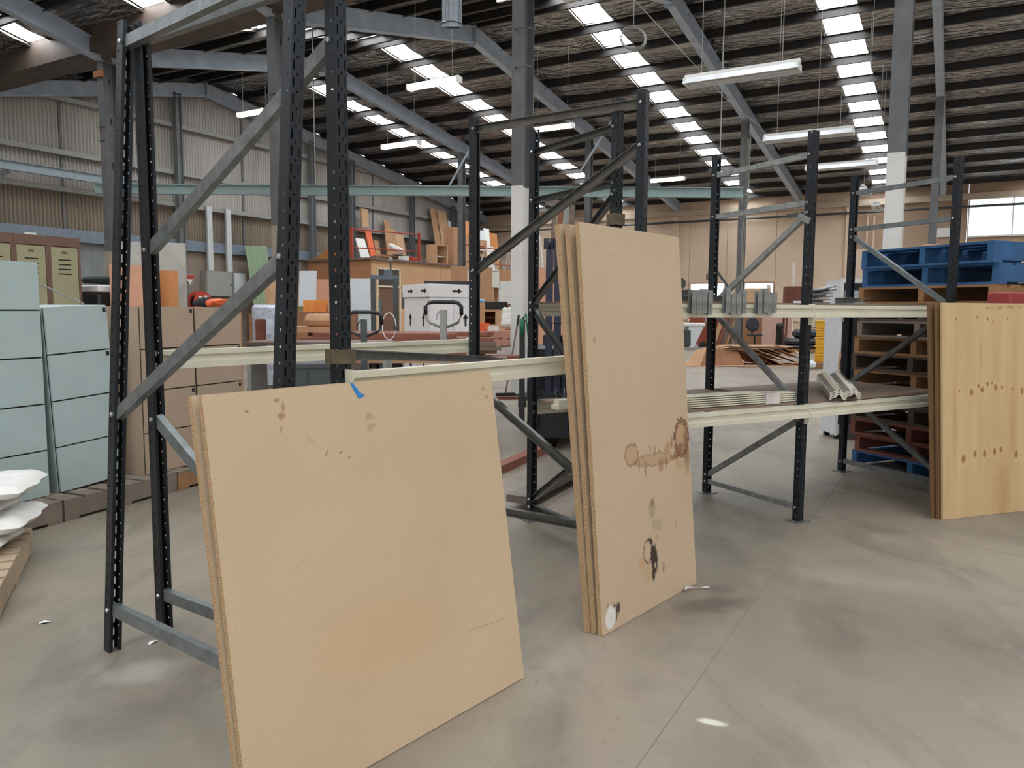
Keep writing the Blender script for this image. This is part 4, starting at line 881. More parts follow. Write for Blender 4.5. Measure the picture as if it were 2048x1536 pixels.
# ================================================================ goods between cartons and column
t = thing('wrapped_goods', 'film wrapped timber bundle on the floor beside the white column', 'wrapped load', place(-.26, 16.3, 0, .12)); bx('load', t, M_film, 0, 0, .1, 1.1, .9, .5, bev=.06); bx('base', t, M_palr, 0, 0, 0, 1.12, .92, .1)
for i in range(2): pallet('pinkish pallet %s the film wrapped bundle' % ('directly on' if i == 0 else 'uppermost on'), place(-.22 + .03 * i, 16.3, .602 + i * .151, .12), mat('pinkish_pallet', (188, 138, 120), .75, 0, .15, 5), L=1.1, W=.9, h=.15)
sack('crumpled white sack standing on the pinkish pallets', place(-.02, 16.3, 1.135, 1.2, 0, -1.25) , .46, .34, .22, M_sack, 21)
for i, (dx, dy, a) in enumerate(((-.30, 0, .3), (-.56, .02, -.2), (-.50, .27, .2))): slab('brick_pack', 'orange and white block on the pinkish pallets', 'block', M_orange if i else M_white, place(-.10 + dx, 15.95 + dy, .905, a), .22, .10, .10 + .03 * i, 'orange blocks on the pinkish pallets')
t = thing('shelf_carcass', 'pale open shelf carcass behind the crumpled white sack', 'cabinet', place(-.58, 18.2, 0, .05)); b = MB(); b.box(-.42, .42, 0, .4, 0, 1.0); b.box(-.42, -.2, 0, .4, 1.0, 1.36); b.box(.18, .42, 0, .4, 1.0, 1.36); b.box(-.2, .18, .36, .4, 1.0, 1.36); b.box(-.2, .18, 0, .4, 1.30, 1.36); b.build('carcass', M_card2, t); bx('inner_shelf', t, M_palr, -.01, .2, 1.15, .38, .3, .015); bx('inner_back', t, M_palr, -.01, .345, 1.0, .38, .012, .3)
slab('black_case', 'flat black case on the pale shelf carcass', 'case', M_black, place(-.50, 18.35, 1.361, .05), .76, .35, .17, bev=.01)
slab('tall_carton', 'tall brown wardrobe carton beyond the black case', 'carton', M_card, place(-.82, 21.1, 0, .15), .48, .5, 2.48)
slab('tall_carton', 'tall brown carton leaning by the stack of white boxes', 'carton', M_card, place(-.14, 21.6, 0, .1), .42, .5, 2.42)
for i, h in enumerate((1.05, 1.05, .46)): slab('carton', 'torn brown carton %s in the stack beyond the dark post' % ['lowest', 'in the middle', 'topmost'][i], 'carton', [M_card, M_card3, M_card][i], place(-1.52, 22.0, [0, 1.05, 2.1][i], .1), .46, .5, h)
slab('white_pack', 'pale blue bag bundle on the slatted boards near the dark post', 'pack', mat('blue_bag', (120, 178, 226), .4), place(-.92, 17.1, 1.50, .1), .6, .4, .07, bev=.02)
slab('slat_bundle', 'bundle of slatted boards under the pale blue bag', 'bundle', M_timber2, place(-.92, 17.1, 0, .1), .6, .45, 1.50)
slab('carton', 'low brown carton pile under the white boxes', 'carton', M_card3, place(-.10, 19.6, 0, .1), .5, .5, 1.48)
for i in range(3): slab('white_box', 'white archive box %s in the stack beside the white column' % ['lowest', 'in the middle', 'topmost'][i], 'box', M_white, place(-.12 + .01 * i, 19.55, 1.481 + i * .19, .1), .45, .45, .188, bev=.004)
# broom and floor plank by the white column
t = thing('broom', 'broom leaning against the white column', 'broom', place(-.10, 11.86, 0, .2)); b = MB(); b.tube([(0, 0, .05), (.22, .1, 1.22)], .014, 8); b.build('handle', M_timber3, t); b = MB(); b.tube([(.20, .09, 1.10), (.225, .1, 1.26)], .018, 8); b.build('grip', M_black, t); bx('head', t, M_black, 0, 0, 0, .3, .06, .06)
slab('floor_plank', 'dark plank on the floor before the white column', 'plank', M_palr, place(.12, 11.55, 0, .1), .9, .1, .04)
slab('floor_plank', 'brown plank on the floor leading under the forklift', 'plank', M_timber, place(.10, 6.72, 0, math.atan2(.87, .385)), 1.2, .10, .07)
# ================================================================ forklift (navy mast) behind the tall chipboard
t = thing('forklift', 'forklift with navy mast behind the tall chipboard sheets', 'forklift', place(.62, 7.35, 0, -.1))
for x in (-.27, -.19, -.11, .15, .23, .31): b = MB(); b.channel((x, 0, .12), (x, 0, 2.0 + (.0 if abs(x) > .2 else .02)), .065, .1, .012, (0, 1, 0), flip=1); b.build('mast_rail', M_navy, t)
for x in (-.27, -.19, .15, .23): b = MB(); b.lathe([(.05, -.012), (.05, .012)], 16, Matrix.Translation((x, -.05, 1.96)) @ Matrix.Rotation(R(90), 4, 'Y')); b.build('chain_wheel', M_black, t)
for z_ in (.16, 1.0, 1.92): bx('cross_member', t, M_black, .02, .06, z_, .7, .04, .1)
b = MB(); b.box(-.55, .6, -.14, -.08, .42, .52); b.box(-.55, .6, -.14, -.08, .72, .80); b.box(-.54, -.49, -.16, -.10, .22, 1.25); b.box(-.42, -.36, -.14, -.08, .22, .80); b.build('carriage', M_black, t)
b = MB(); b.box(-.50, .9, .3, 1.5, .15, .95); b.build('body', M_black, t); b = MB(); b.box(-.46, -.1, -.06, .3, .12, .56); b.build('axle_cover', M_black, t)
for x in (-.25, .62): b = MB(); b.lathe([(.2, -.08), (.26, -.06), (.26, .06), (.2, .08)], 22, Matrix.Translation((x, .2, .26)) @ Matrix.Rotation(R(90), 4, 'Y')); b.build('wheel', M_black, t)
b = MB(); b.tube([(-.515, -.19, 1.1), (-.515, -.19, 1.24), (-.48, -.19, 1.30), (-.455, -.19, 1.24), (-.44, -.18, 1.1), (-.40, -.16, .95), (-.35, -.14, .78)], .022, 8); b.build('green_hose', M_teal, t, True)
b = MB(); b.tube([(-.5, -.12, 1.24), (-.2, -.1, 1.22), (.3, -.1, 1.22)], .006, 6); b.build('guard_wire', M_black, t)
b = MB(); b.tube([(.14 + .17 * math.cos(a), -.2, .62 + .17 * math.sin(a)) for a in [2.2 + k * .25 for k in range(17)]], .006, 6); b.build('hose_loop', M_dgrey, t)
t = thing('pallet_jack', 'low steel pallet jack with forks poking out behind the narrow frame', 'pallet jack', place(.60, 6.18, 0, -.455))
for s in (-.02, .5): b = MB(); b.box(s - .075, s + .075, -1.25, .05, .05, .10); b.build('fork', mat('worn_fork_steel', (128, 118, 112), .5, .4, .2), t)
b = MB(); b.box(-.12, .62, .05, .25, .06, .36); b.build('head', M_dgrey, t)
# ================================================================ white fridge beside the pallets
t = thing('fridge', 'white display fridge with a dark open front next to the pallets', 'fridge', place(3.49, 8.10, 0, 0))
FC = (3.40, 8.03)
fa = math.atan2(FC[1] - 8.366, FC[0] - 3.389)
t.matrix_world = place(3.389, 8.366, 0, fa)
fw = Vector((FC[0] - 3.389, FC[1] - 8.366)).length
b = MB(); b.box(0, fw, 0, .62, .05, 1.67); b.build('body', mat('fridge_enamel', (216, 220, 226), .3, 0, .04), t)
b = MB(); b.box(fw, fw + .012, .0, .03, .04, 1.68); b.box(fw, fw + .012, .03, .62, 1.64, 1.68); b.build('front_trim', M_white, t)
bx('open_front', t, mat('fridge_dark', (34, 36, 42), .4), fw + .004, .325, .16, .02, .58, 1.47); bx('top_label', t, mat('pale_label', (170, 180, 188), .5), fw + .016, .14, 1.42, .004, .2, .14); bx('compressor', t, M_dgrey, fw - .05, .3, .04, .2, .4, .12)
b = MB(); b.tube([(fw + .02, .02, .9), (fw + .05, .0, .82), (fw + .04, .02, .62)], .012, 6); b.build('torn_strip', M_card, t)
for y_ in (.05, .57): bx('foot', t, M_black, .05, y_, 0, .05, .05, .05); bx('foot', t, M_black, fw - .05, y_, 0, .05, .05, .05)
# ================================================================ timber office with loaded roof in the far corner
OX, OY0, OY1, OZ = -12.4, 11.04, 16.6, 3.12
t = thing('site_office', 'timber clad office box carrying a heap of offcuts on its roof', 'office', HM @ place(OX, OY0, 0))
b = MB(); b.box(XL + .2 - OX, -.06, 0, .06, 0, OZ); b.build('end_wall', mat('office_end_ply', (176, 124, 90), .7, 0, .08, .8), t)
M_off = mat('office_front_ply', (208, 166, 126), .7, 0, .08, .8)
b = MB(); b.box(-.06, 0, 0, .25, 0, OZ); b.box(-.06, 0, .25, 1.6, 0, .4); b.box(-.06, 0, .25, 1.6, 2.85, OZ); b.build('front_panel', M_off, t)
for i in range(3): b = MB(); b.box(-.06, 0, 1.6 + i * 1.32 + .008, 1.6 + (i + 1) * 1.32 - .008, 0, OZ); b.build('front_panel', M_off, t)
b = MB(); b.box(XL + .2 - OX, .12, -.1, OY1 - OY0, OZ, OZ + .08); b.build('roof_deck', M_timber3, t)
b = MB()
for y_ in (.25, 1.55): b.box(-.02, .03, y_, y_ + .06, .4, 2.85)
for z_ in (.4, 2.15, 2.80): b.box(-.02, .03, .25, 1.61, z_, z_ + .06)
b.build('window_frame', mat('cream_joinery', (224, 212, 190), .6), t)
bx('pane', t, mat('dark_window', (74, 64, 58), .3), -.03, .93, 2.2, .02, 1.26, .6); bx('lower_pane', t, mat('brown_shelved_room', (122, 88, 70), .6), -.03, .93, .45, .02, 1.26, 1.7)
b = MB()
for pts_ in (((-.9, -.05, OZ), (-.9, -.05, OZ + 1.2)), ((.05, 2.75, OZ), (.05, 2.75, OZ + 1.18))): b.bar(*pts_, .09, .09)
M_rail = mat('red_oxide_rail', (164, 66, 46), .6, 0, .1)
b.build('guard_post', M_rail, t)
b = MB()
for z_ in (1.12, .46): b.tube([(-.9, -.05, OZ + z_), (.05, 2.75, OZ + z_), ], .025, 8)
b.build('guard_rail', M_rail, t)
b = MB(); b.add([(XL + .3 - OX, 0, OZ), (-1.0, 0, OZ), (-1.0, 0, OZ + 1.0), (XL + .3 - OX, .05, OZ), (-1.0, .05, OZ), (-1.0, .05, OZ + 1.0)], [(0, 1, 2), (5, 4, 3), (0, 3, 4, 1), (1, 4, 5, 2), (2, 5, 3, 0)]); b.build('stair_cheek', M_ply, t)
# heap of offcuts
rnd = random.Random(8)
def hpl(x, y, z, rz=0, rx=0, ry=0): return HM @ place(x, y, z, rz, rx, ry)
for i in range(30):
    L0 = rnd.uniform(.9, 2.2); lay = i // 6; sl = i % 6
    slab('offcut_plank', 'timber offcut in the heap on the office roof', 'plank', rnd.choice([M_timber2, M_timber, M_card, M_card3, M_timber3, M_ply]), hpl(-12.85 - sl * .27 - .02 * lay, 13.9 + rnd.uniform(-.7, .7), OZ + .081 + lay * .051, R(90) + rnd.uniform(-.06, .06)), L0, rnd.uniform(.14, .22), .05, 'offcut planks on the office roof')
for i, (y_, w_, h_, ph_, mm, lb) in enumerate(((12.1, .5, .85, .35, M_white, 'white panel leaning by the red guard rail'), (13.9, .35, 1.35, .25, M_orange, 'orange panel leaning in the offcut heap'), (15.25, .7, 1.5, .12, M_card, 'brown board standing in the offcut heap'), (16.0, .6, 1.35, .15, M_card2, 'pale board standing behind the offcut heap'), (14.6, .3, 1.0, .2, M_timber2, 'short pale plank standing behind the offcuts'))):
    o = obj('offcut_board', bxm(.04, w_, h_, mm, 'offcut_board'), None, hpl(-13.6 if i == 0 else -14.6 - .1 * i, y_, OZ + .09, 0, 0, -ph_)); tag(o, lb, 'board')
for i, (y_, w_, h_, z0, ph_, mm, lb) in enumerate(((14.15, .42, .75, 4.70, .06, M_card2, 'small board standing on the gable girt'), (15.8, .4, 2.0, OZ + .09, .22, M_timber2, 'plank leaning on the gable above the offcuts'), (19.2, .45, 2.9, OZ + .09, .18, M_timber2, 'long pale plank leaning on the gable wall beside a wider one'), (19.9, .75, 2.85, OZ + .09, .18, M_card2, 'widest pale board leaning on the gable wall'), (20.55, .22, 2.4, OZ + .09, .12, M_white, 'narrow white board leaning on the gable wall'), (21.3, .5, 2.8, OZ + .09, .1, M_dgrey, 'dark board leaning on the gable wall'), (21.8, .2, 2.7, OZ + .09, .1, M_timber, 'narrow red brown board leaning on the gable wall'))):
    o = obj('leaning_board', bxm(.04, w_, h_, mm, 'leaning_board'), None, hpl(GX + .16 + h_ * math.sin(ph_) + (.3 if i == 0 else .1), y_, z0, 0, 0, -ph_)); tag(o, lb, 'board')
sack('crumpled white bag on the offcut heap', hpl(-13.0, 13.1, OZ + .45, .4, 0, .5), .6, .4, .22, M_sack, 31)
b = MB(); b.box(-.16, .16, -.12, .12, 0, .16); b.box(-.12, .12, -.125, -.11, .04, .12); tag(b.build('white_appliance', M_white, M=hpl(-12.45, 12.95, OZ + .081)), 'small white appliance at the edge of the office roof', 'appliance')
slab('red_toolbox', 'small red toolbox at the edge of the office roof', 'toolbox', M_red, hpl(-12.44, 13.5, OZ + .081, .1), .2, .34, .16, bev=.02)
t = thing('open_cabinet', 'open square cabinet at the edge of the office roof', 'cabinet', hpl(-12.85, 15.7, OZ + .085)); b = MB()
for a_ in ((-.25, .25, -.4, -.36, 0, .8), (-.25, .25, .36, .4, 0, .8), (-.25, .25, -.36, .36, .76, .8), (-.25, .25, -.36, .36, 0, .04), (-.25, -.22, -.36, .36, .04, .76)): b.box(*a_)
b.build('carcass', M_card2, t); bx('shelf', t, M_white, 0, 0, .3, .44, .7, .03)
# second storage deck beyond the slim post
t = thing('storage_deck', 'storage deck with a white fascia beyond the slim grey post', 'deck', HM @ place(OX, 16.8, 0)); b = MB(); b.box(XL + .2 - OX, 0, .1, 6.9, 2.95, 3.1); b.build('deck_floor', M_timber3, t); bx('fascia', t, M_white, .03, 3.3, 2.35, .05, 6.2, .72)
for y_ in (.3, 2.6, 4.9, 6.7): bx('leg', t, M_card2, -.05, y_, 0, .12, .12, 2.95); bx('leg', t, M_card2, XL + .5 - OX, y_, 0, .12, .12, 2.95)
bx('back_panel', t, M_card2, -.9, 3.5, 0, .04, 6.6, 2.95)
b = MB(); b.tube([(.05, .3, 3.1 + 1.0), (.05, 5.2, 3.1 + .95)], .025, 6); b.tube([(.05, .3, 3.1 + .3), (.05, 5.2, 3.1 + .3)], .025, 6); b.build('guard_rail', M_rail, t)
b = MB(); b.tube([(.05, 5.2, 3.1), (.05, 5.2, 6.0)], .04, 8); b.build('guard_pole', M_orange, t)
t = thing('shelf_cabinet', 'pale shelf cabinet with dark openings on the storage deck', 'cabinet', hpl(-12.95, 18.5, 3.105)); bx('carcass', t, M_card2, 0, 0, 0, .5, 1.7, 1.35)
for z_, mm in ((.25, M_gap), (.75, M_palr)): bx('opening', t, mm, .245, .1, z_, .02, 1.2, .36)
slab('carton', 'brown carton beside the pale shelf cabinet on the storage deck', 'carton', M_card, hpl(-13.1, 17.2, 3.105), .5, .6, 1.75)
for i, (y_, w_, h_, mm, lb) in enumerate(((20.1, .9, 1.95, M_sheetw, 'white door panel with a dark slot on the storage deck'), (20.9, .5, 2.1, M_white, 'taller white panel behind the slotted door'), (19.4, .5, 2.3, M_ply, 'orange board behind the white door panels'), (21.7, .3, 1.3, M_white, 'short white panel beside the slotted door'), (22.1, .7, 2.0, M_ply, 'orange board at the end of the storage deck'))):
    o = obj('door_panel', bxm(.04, w_, h_, mm, 'door_panel'), None, hpl(-13.4 - .12 * i, y_, 3.105, 0, 0, -.1)); tag(o, lb, 'panel')
    if i == 0: bx('slot', o, M_dgrey, .022, -.18, .9, .006, .16, .8)
t = thing('truss', 'white lattice truss lying along the storage deck edge', 'truss', hpl(-12.5, 18.4, 3.13))
def trs(b, L0, h, n, r):
    for z_ in (0, h): b.tube([(0, 0, z_), (0, L0, z_)], r, 6)
    for i in range(n): b.tube([(0, L0 * i / n, 0), (0, L0 * (i + .5) / n, h), (0, L0 * (i + 1) / n, 0)], r * .7, 5)
b = MB(); trs(b, 3.6, .85, 5, .03); b.build('lattice', M_white, t)
# rest of the corner: door leaves and truss end by the forklift
lean('door_leaf', 'peach door leaf standing behind the forklift mast', 'door leaf', M_peach, .62, 12.9, .1, .5, .04, 2.05, .05)
lean('door_leaf', 'brown door leaf beside the peach one behind the forklift', 'door leaf', M_card, .92, 13.3, .1, .4, .04, 2.05, .05)
t = thing('truss', 'white lattice truss standing on end behind the forklift', 'truss', place(.75, 14.6, 0, 1.2)); b = MB()
for x_ in (-.12, .12): b.tube([(x_, 0, 0), (x_, .3, 2.75)], .018, 6)
for i in range(8): b.tube([(-.12 if i % 2 else .12, .3 * i / 8, 2.75 * i / 8), (.12 if i % 2 else -.12, .3 * (i + 1) / 8, 2.75 * (i + 1) / 8)], .010, 5)
b.build('lattice', M_white, t)
for i in range(4): lean('long_board', 'long dark board leaning in the corner behind the white column', 'board', [M_timber3, M_timber, M_grey, M_timber3][i], 1.15 + .16 * i, 25 + .2 * i, -.4, .16, .04, 5.0, .12 + .03 * i, group='long boards in the corner')
# ================================================================ things along the far wall
rnd = random.Random(3)
# the heap is laid sheet by sheet: each one comes down until it rests on what lies below it
FIELD = {}; CELL = .04
def under(x, y): return FIELD.get((math.floor(x / CELL), math.floor(y / CELL)), 0.0)
def drop(M, low, high, nx=48, ny=36):
    pts = []
    for a in range(nx + 1):
        for c in range(ny + 1): pts.append((M @ Vector(low(a / nx, c / ny)), M @ Vector(high(a / nx, c / ny))))
    nb = [(dx, dy) for dx in (-CELL, 0, CELL) for dy in (-CELL, 0, CELL)]
    dz = max(max(under(p.x + dx, p.y + dy) for dx, dy in nb) - p.z for p, q in pts) + .002
    for p, q in pts:
        k = (math.floor(q.x / CELL), math.floor(q.y / CELL)); FIELD[k] = max(FIELD.get(k, 0), q.z + dz)
    return Matrix.Translation((0, 0, dz)) @ M
def card(m, x, y, rz, w_, l_, kx, ky, ph, nx=16, ny=12):
    # a bent sheet draped on the heap, no steeper than kx along the heap and ky across it
    M = place(x, y, 0, rz); r = random.Random(ph)
    js = [[r.uniform(-1, 1) * .05 for _ in range(nx + 1)] for _ in range(2)]; je = [[r.uniform(-1, 1) * .05 for _ in range(ny + 1)] for _ in range(2)]
    P = {}
    for a in range(nx + 1):
        for c in range(ny + 1):
            u, v = a / nx, c / ny
            px = -w_ / 2 + w_ * u + je[0][c] * (1 - u) + je[1][c] * u; py = -l_ / 2 + l_ * v + js[0][a] * (1 - v) + js[1][a] * v
            P[a, c] = M @ Vector((px, py, 0))
    rad = int(max(w_ / nx, l_ / ny) / CELL) + 2
    B = {}
    for k, p in P.items():
        cx, cy = math.floor(p.x / CELL), math.floor(p.y / CELL)
        B[k] = max(FIELD.get((cx + dx, cy + dy), 0.0) for dx in range(-rad, rad + 1) for dy in range(-rad, rad + 1))
    Z = {k: max(B[q] - kx * abs(P[q].x - p.x) - ky * abs(P[q].y - p.y) for q in P) + .002 for k, p in P.items()}
    idx = {k: n for n, k in enumerate(P)}; N = len(P)
    vs = [(*P[k].xy, Z[k]) for k in P]; vs += [(x_, y_, z_ + .006) for x_, y_, z_ in vs]; fs = []
    for a in range(nx):
        for c in range(ny):
            q = (idx[a, c], idx[a + 1, c], idx[a + 1, c + 1], idx[a, c + 1]); fs += [q[::-1], tuple(n + N for n in q)]
    rim = [idx[a, 0] for a in range(nx)] + [idx[nx, c] for c in range(ny)] + [idx[a, ny] for a in range(nx, 0, -1)] + [idx[0, c] for c in range(ny, 0, -1)]
    fs += [(rim[n], rim[(n + 1) % len(rim)], rim[(n + 1) % len(rim)] + N, rim[n] + N) for n in range(len(rim))]
    o = Vector((x, y, 0)); b = MB(); b.add([Vector(v) - o for v in vs], fs)
    tag(b.build('cardboard_sheet', m, M=Matrix.Translation(o)), 'flattened cardboard sheet in the heap on the open floor', 'cardboard', 'flattened cardboard heap')
    for a in range(nx):
        for c in range(ny):
            for s_ in range(5):
                for t_ in range(5):
                    f, g_ = s_ / 4, t_ / 4
                    q = [(P[a + i2, c + j2], Z[a + i2, c + j2], (f if i2 else 1 - f) * (g_ if j2 else 1 - g_)) for i2 in (0, 1) for j2 in (0, 1)]
                    xx = sum(p.x * wt for p, _, wt in q); yy = sum(p.y * wt for p, _, wt in q); zz_ = sum(z_ * wt for _, z_, wt in q) + .006
                    k = (math.floor(xx / CELL), math.floor(yy / CELL)); FIELD[k] = max(FIELD.get(k, 0), zz_)
# two broad sheets on the floor, then the collapsed carton, then the pile that slopes down beside it
card(M_card2, 6.35, 19.30, .05, 2.3, 1.3, .3, .3, 1); card(M_card, 5.15, 19.15, -.08, 1.9, 1.3, .3, .3, 2)
CB = [(-.62, -.30, 0), (.52, -.35, 0), (.60, .30, 0), (-.54, .35, 0), (-.40, -.16, .44), (.42, -.2, .32), (.47, .2, .30), (-.30, .22, .41)]
def lerp4(q, u, v): return [(q[0][i] * (1 - u) + q[1][i] * u) * (1 - v) + (q[3][i] * (1 - u) + q[2][i] * u) * v for i in range(3)]
def ctop(u, v):       # outer skin of the carton seen from above
    x_, y_, _ = lerp4(CB[:4], u, v); mu = min(u / .16, (1 - u) / .14, v / .2, (1 - v) / .2, 1)
    return (x_, y_, mu * lerp4(CB[4:], u, v)[2] + .01)
Mc = drop(place(5.15, 19.15, 0, .2), lambda u, v: lerp4(CB[:4], u, v), ctop)
t = thing('open_carton', 'collapsed brown carton in the cardboard heap', 'carton', Mc)
b = MB(); b.add(CB, [(3, 2, 1, 0), (4, 5, 6, 7), (0, 1, 5, 4), (1, 2, 6, 5), (2, 3, 7, 6), (3, 0, 4, 7)]); b.build('carton_body', M_card3, t)
b = MB(); fl = [(-.62, -.30, .0), (-.40, -.16, .44), (-.74, -.22, .36), (-1.05, -.35, .0)]; b.add(fl + [(x_, y_ + .006, z_) for x_, y_, z_ in fl], [(0, 1, 2, 3), (7, 6, 5, 4), (0, 4, 5, 1), (1, 5, 6, 2), (2, 6, 7, 3), (3, 7, 4, 0)]); b.build('flap', M_card2, t)
for i, (x_, y_, rz_, w_, l_, kx, ky, mm) in enumerate((
        (6.25, 19.45, .10, 1.3, .9, .30, .8, M_card3), (6.55, 19.40, -.12, 1.4, .8, .26, .8, M_card), (6.05, 19.42, .06, 1.3, .85, .30, .9, M_card2), (6.70, 19.38, -.16, 1.5, .7, .24, .9, M_card3), (6.20, 19.40, -.05, 1.2, .8, .30, .9, M_card),
        (5.75, 19.45, .10, 1.0, .9, .32, .9, M_card2), (6.45, 19.35, .08, 1.5, .7, .24, .9, M_card2), (6.00, 19.40, -.10, 1.3, .75, .28, 1.0, M_card3), (6.60, 19.42, .0, 1.3, .6, .22, 1.0, M_card2), (5.60, 19.38, .05, 1.0, .75, .30, 1.0, M_card),
        (6.15, 19.36, .12, 1.5, .65, .24, 1.0, M_card2), (6.40, 19.44, -.14, 1.2, .6, .22, 1.0, M_card), (5.85, 19.40, -.04, 1.3, .6, .26, 1.0, M_card2), (6.05, 19.42, .06, 1.6, .45, .22, 1.0, M_card2))):
    card(mm, x_, y_, rz_, w_, l_, kx * 1.45, ky * .6, i + 9)
# office chair
t = thing('office_chair', 'black office chair in front of the pinkish board', 'chair', place(8.5, 27.0, 0, .1))
b = MB(); b.lathe([(.05, -.03), (.26, -.02), (.27, .03), (.2, .06), (.02, .065)], 20, Matrix.Translation((0, 0, .50)) @ Matrix.Diagonal((1, .95, 1, 1))); b.build('seat', mat('charcoal_upholstery', (48, 50, 56), .8), t, True)
b = MB(); vs = []; 
for k in range(9):
    for j in range(7):
        u_, v_ = k / 8 * 2 - 1, j / 6 * 2 - 1; w_ = .23 * (1 - .12 * (v_ > 0) * v_); rr = (1 - max(0, abs(u_) ** 4 + abs(v_) ** 4 - 1) * .35)
        vs.append((u_ * w_ * rr, .2 - .03 * (1 - u_ * u_) + .03 * v_, .88 + v_ * .24 * rr))
fr = [(k * 7 + j, (k + 1) * 7 + j, (k + 1) * 7 + j + 1, k * 7 + j + 1) for k in range(8) for j in range(6)]
b.add(vs, fr); b.add([(x_, y_ + .06, z_) for x_, y_, z_ in vs], [f[::-1] for f in fr])
rim = [j for j in range(7)] + [k * 7 + 6 for k in range(1, 9)] + [8 * 7 + j for j in range(5, -1, -1)] + [k * 7 for k in range(7, 0, -1)]
b.f += [(rim[i], rim[(i + 1) % len(rim)], rim[(i + 1) % len(rim)] + 63, rim[i] + 63) for i in range(len(rim))]
b.build('backrest', MATS['charcoal_upholstery'], t, True)
b = MB(); b.bar((0, .22, .45), (0, .27, .85), .06, .02, (0, 1, 0)); b.build('back_strut', M_black, t); b = MB(); b.tube([(0, 0, .08), (0, 0, .48)], .03, 10); b.build('gas_lift', M_black, t)
for k in range(5):
    a = k * 2 * math.pi / 5 + .3; b = MB(); b.tube([(0, 0, .1), (.3 * math.cos(a), .3 * math.sin(a), .07)], .02, 6); b.build('leg', M_black, t); b = MB(); b.lathe([(.03, -.02), (.03, .02)], 10, place(.3 * math.cos(a), .3 * math.sin(a), .03, a) @ Matrix.Rotation(R(90), 4, 'X')); b.build('caster', M_black, t)
b = MB(); b.bar((.02, .05, .42), (.28, .06, .38), .02, .012); b.build('lever', M_black, t)
# traffic cone
t = thing('traffic_cone', 'orange and white traffic cone among the leaning timbers', 'traffic cone', place(8.45, 28.9, 0)); bx('base', t, M_black, 0, 0, 0, .36, .36, .04)
for i, (z0, z1, mm) in enumerate(((.04, .3, M_orange), (.3, .5, M_white), (.5, .62, M_red), (.62, .8, M_white), (.8, .95, M_red))): b = MB(); r0, r1 = .15 - .125 * z0, .15 - .125 * z1; b.lathe([(r0, z0), (r1, z1)], 18); b.build('cone_band', mm, t, False)
lean('pink_board', 'pinkish board leaning behind the black office chair', 'board', mat('pinkish_board', (196, 160, 146), .7, 0, .05), 9.75, 28.4, -.1, 1.05, .03, 1.2, .05)
for i, (x_, w_, mm) in enumerate(((7.85, .16, M_timber2), (8.02, .14, M_timber), (8.2, .16, M_timber3), (8.36, .14, M_timber2), (8.5, .2, M_timber3))): o = lean('leaning_timber', 'rough timber leaning by the traffic cone', 'plank', mm, x_, 30.0 + .04 * i, -.3, w_, .05, 1.9, .16, group='rough timbers by the cone'); o.matrix_world = place(x_, 30.0 + .03 * i, .03, -.3, -.16, .28)
slab('red_cabinet', 'red brown cabinet behind the leaning timbers', 'cabinet', mat('red_brown_laminate', (142, 66, 48), .6), place(7.85, 31.2, 0, -.4), 1.3, .5, 1.4)
t = thing('saw_bench', 'white saw bench with a dark motor beside the tall chipboard', 'saw bench', place(6.25, 26.8, 0, .1)); b = MB(); b.add([(-.3, -.2, .08), (.02, -.2, .08), (.02, .2, .08), (-.3, .2, .08), (-.18, -.22, .8), (.34, -.22, .8), (.34, .22, .8), (-.18, .22, .8)], [(3, 2, 1, 0), (4, 5, 6, 7), (0, 1, 5, 4), (1, 2, 6, 5), (2, 3, 7, 6), (3, 0, 4, 7)]); b.build('pedestal', M_sheetw, t); bx('table', t, M_white, .02, 0, .8, .75, .5, .13, bev=.03); bx('motor', t, M_dgrey, -.3, .0, .1, .4, .5, .6, bev=.05); bx('base', t, M_grey, -.1, 0, 0, .9, .5, .08)
b = MB(); b.lathe([(.14, -.03), (.14, .03)], 16, place(.35, -.1, .14) @ Matrix.Rotation(R(90), 4, 'X')); b.build('wheel', M_black, t)
t = thing('couch_cover', 'black padded seat sections stacked on a pallet', 'seat', place(9.75, 25.2, .14, .0)); bx('lower_pad', t, M_black, 0, 0, .1, 1.6, .7, .22, bev=.08); bx('upper_pad', t, mat('black_vinyl', (44, 48, 56), .35), .15, .1, .32, 1.3, .6, .3, bev=.1); bx('rail', t, M_black, -.2, -.05, 0, 1.9, .75, .1, bev=.03); b = MB(); b.tube([(-.2, -.1, .6), (-.1, -.1, .7), (.1, -.1, .7), (.2, -.1, .6)], .015, 6); b.build('handle', M_black, t)
pallet('pallet under the black padded seats', place(9.75, 25.2, 0, 0), M_pal, L=1.5, W=.9)
t = thing('golf_bag', 'dark upright bag standing by the black padded seats', 'bag', place(9.15, 26.4, 0)); b = MB(); b.lathe([(.10, 0), (.12, .1), (.11, .8), (.13, .9), (.06, .95)], 12); b.build('bag_body', M_black, t, True); b = MB(); b.tube([(.11, 0, .2), (.2, 0, .45), (.12, 0, .75)], .025, 6); b.build('strap', M_timber3, t)
for i in range(5):
    t = thing('yellow_crate', 'yellow plastic crate in the narrow stack by the white fridge, %s' % ['lowest', 'second up', 'third up', 'fourth up', 'topmost'][i], 'crate', place(7.42 + .01 * (i % 2), 18.4, .13 + i * .2, .3)); bx('tub', t, M_yel, 0, 0, 0, .18, .32, .18, bev=.02); bx('rim', t, M_yel, 0, 0, .155, .20, .36, .044, bev=.01)
pallet('small pallet under the yellow crates', place(7.36, 18.35, 0, .3), M_pal, L=.6, W=.5, h=.13, nt_=5)
slab('white_drum', 'white bag on the floor beside the yellow crates', 'bag', M_sheetw, place(6.95, 17.95, 0, .4), .28, .26, .2, bev=.06)
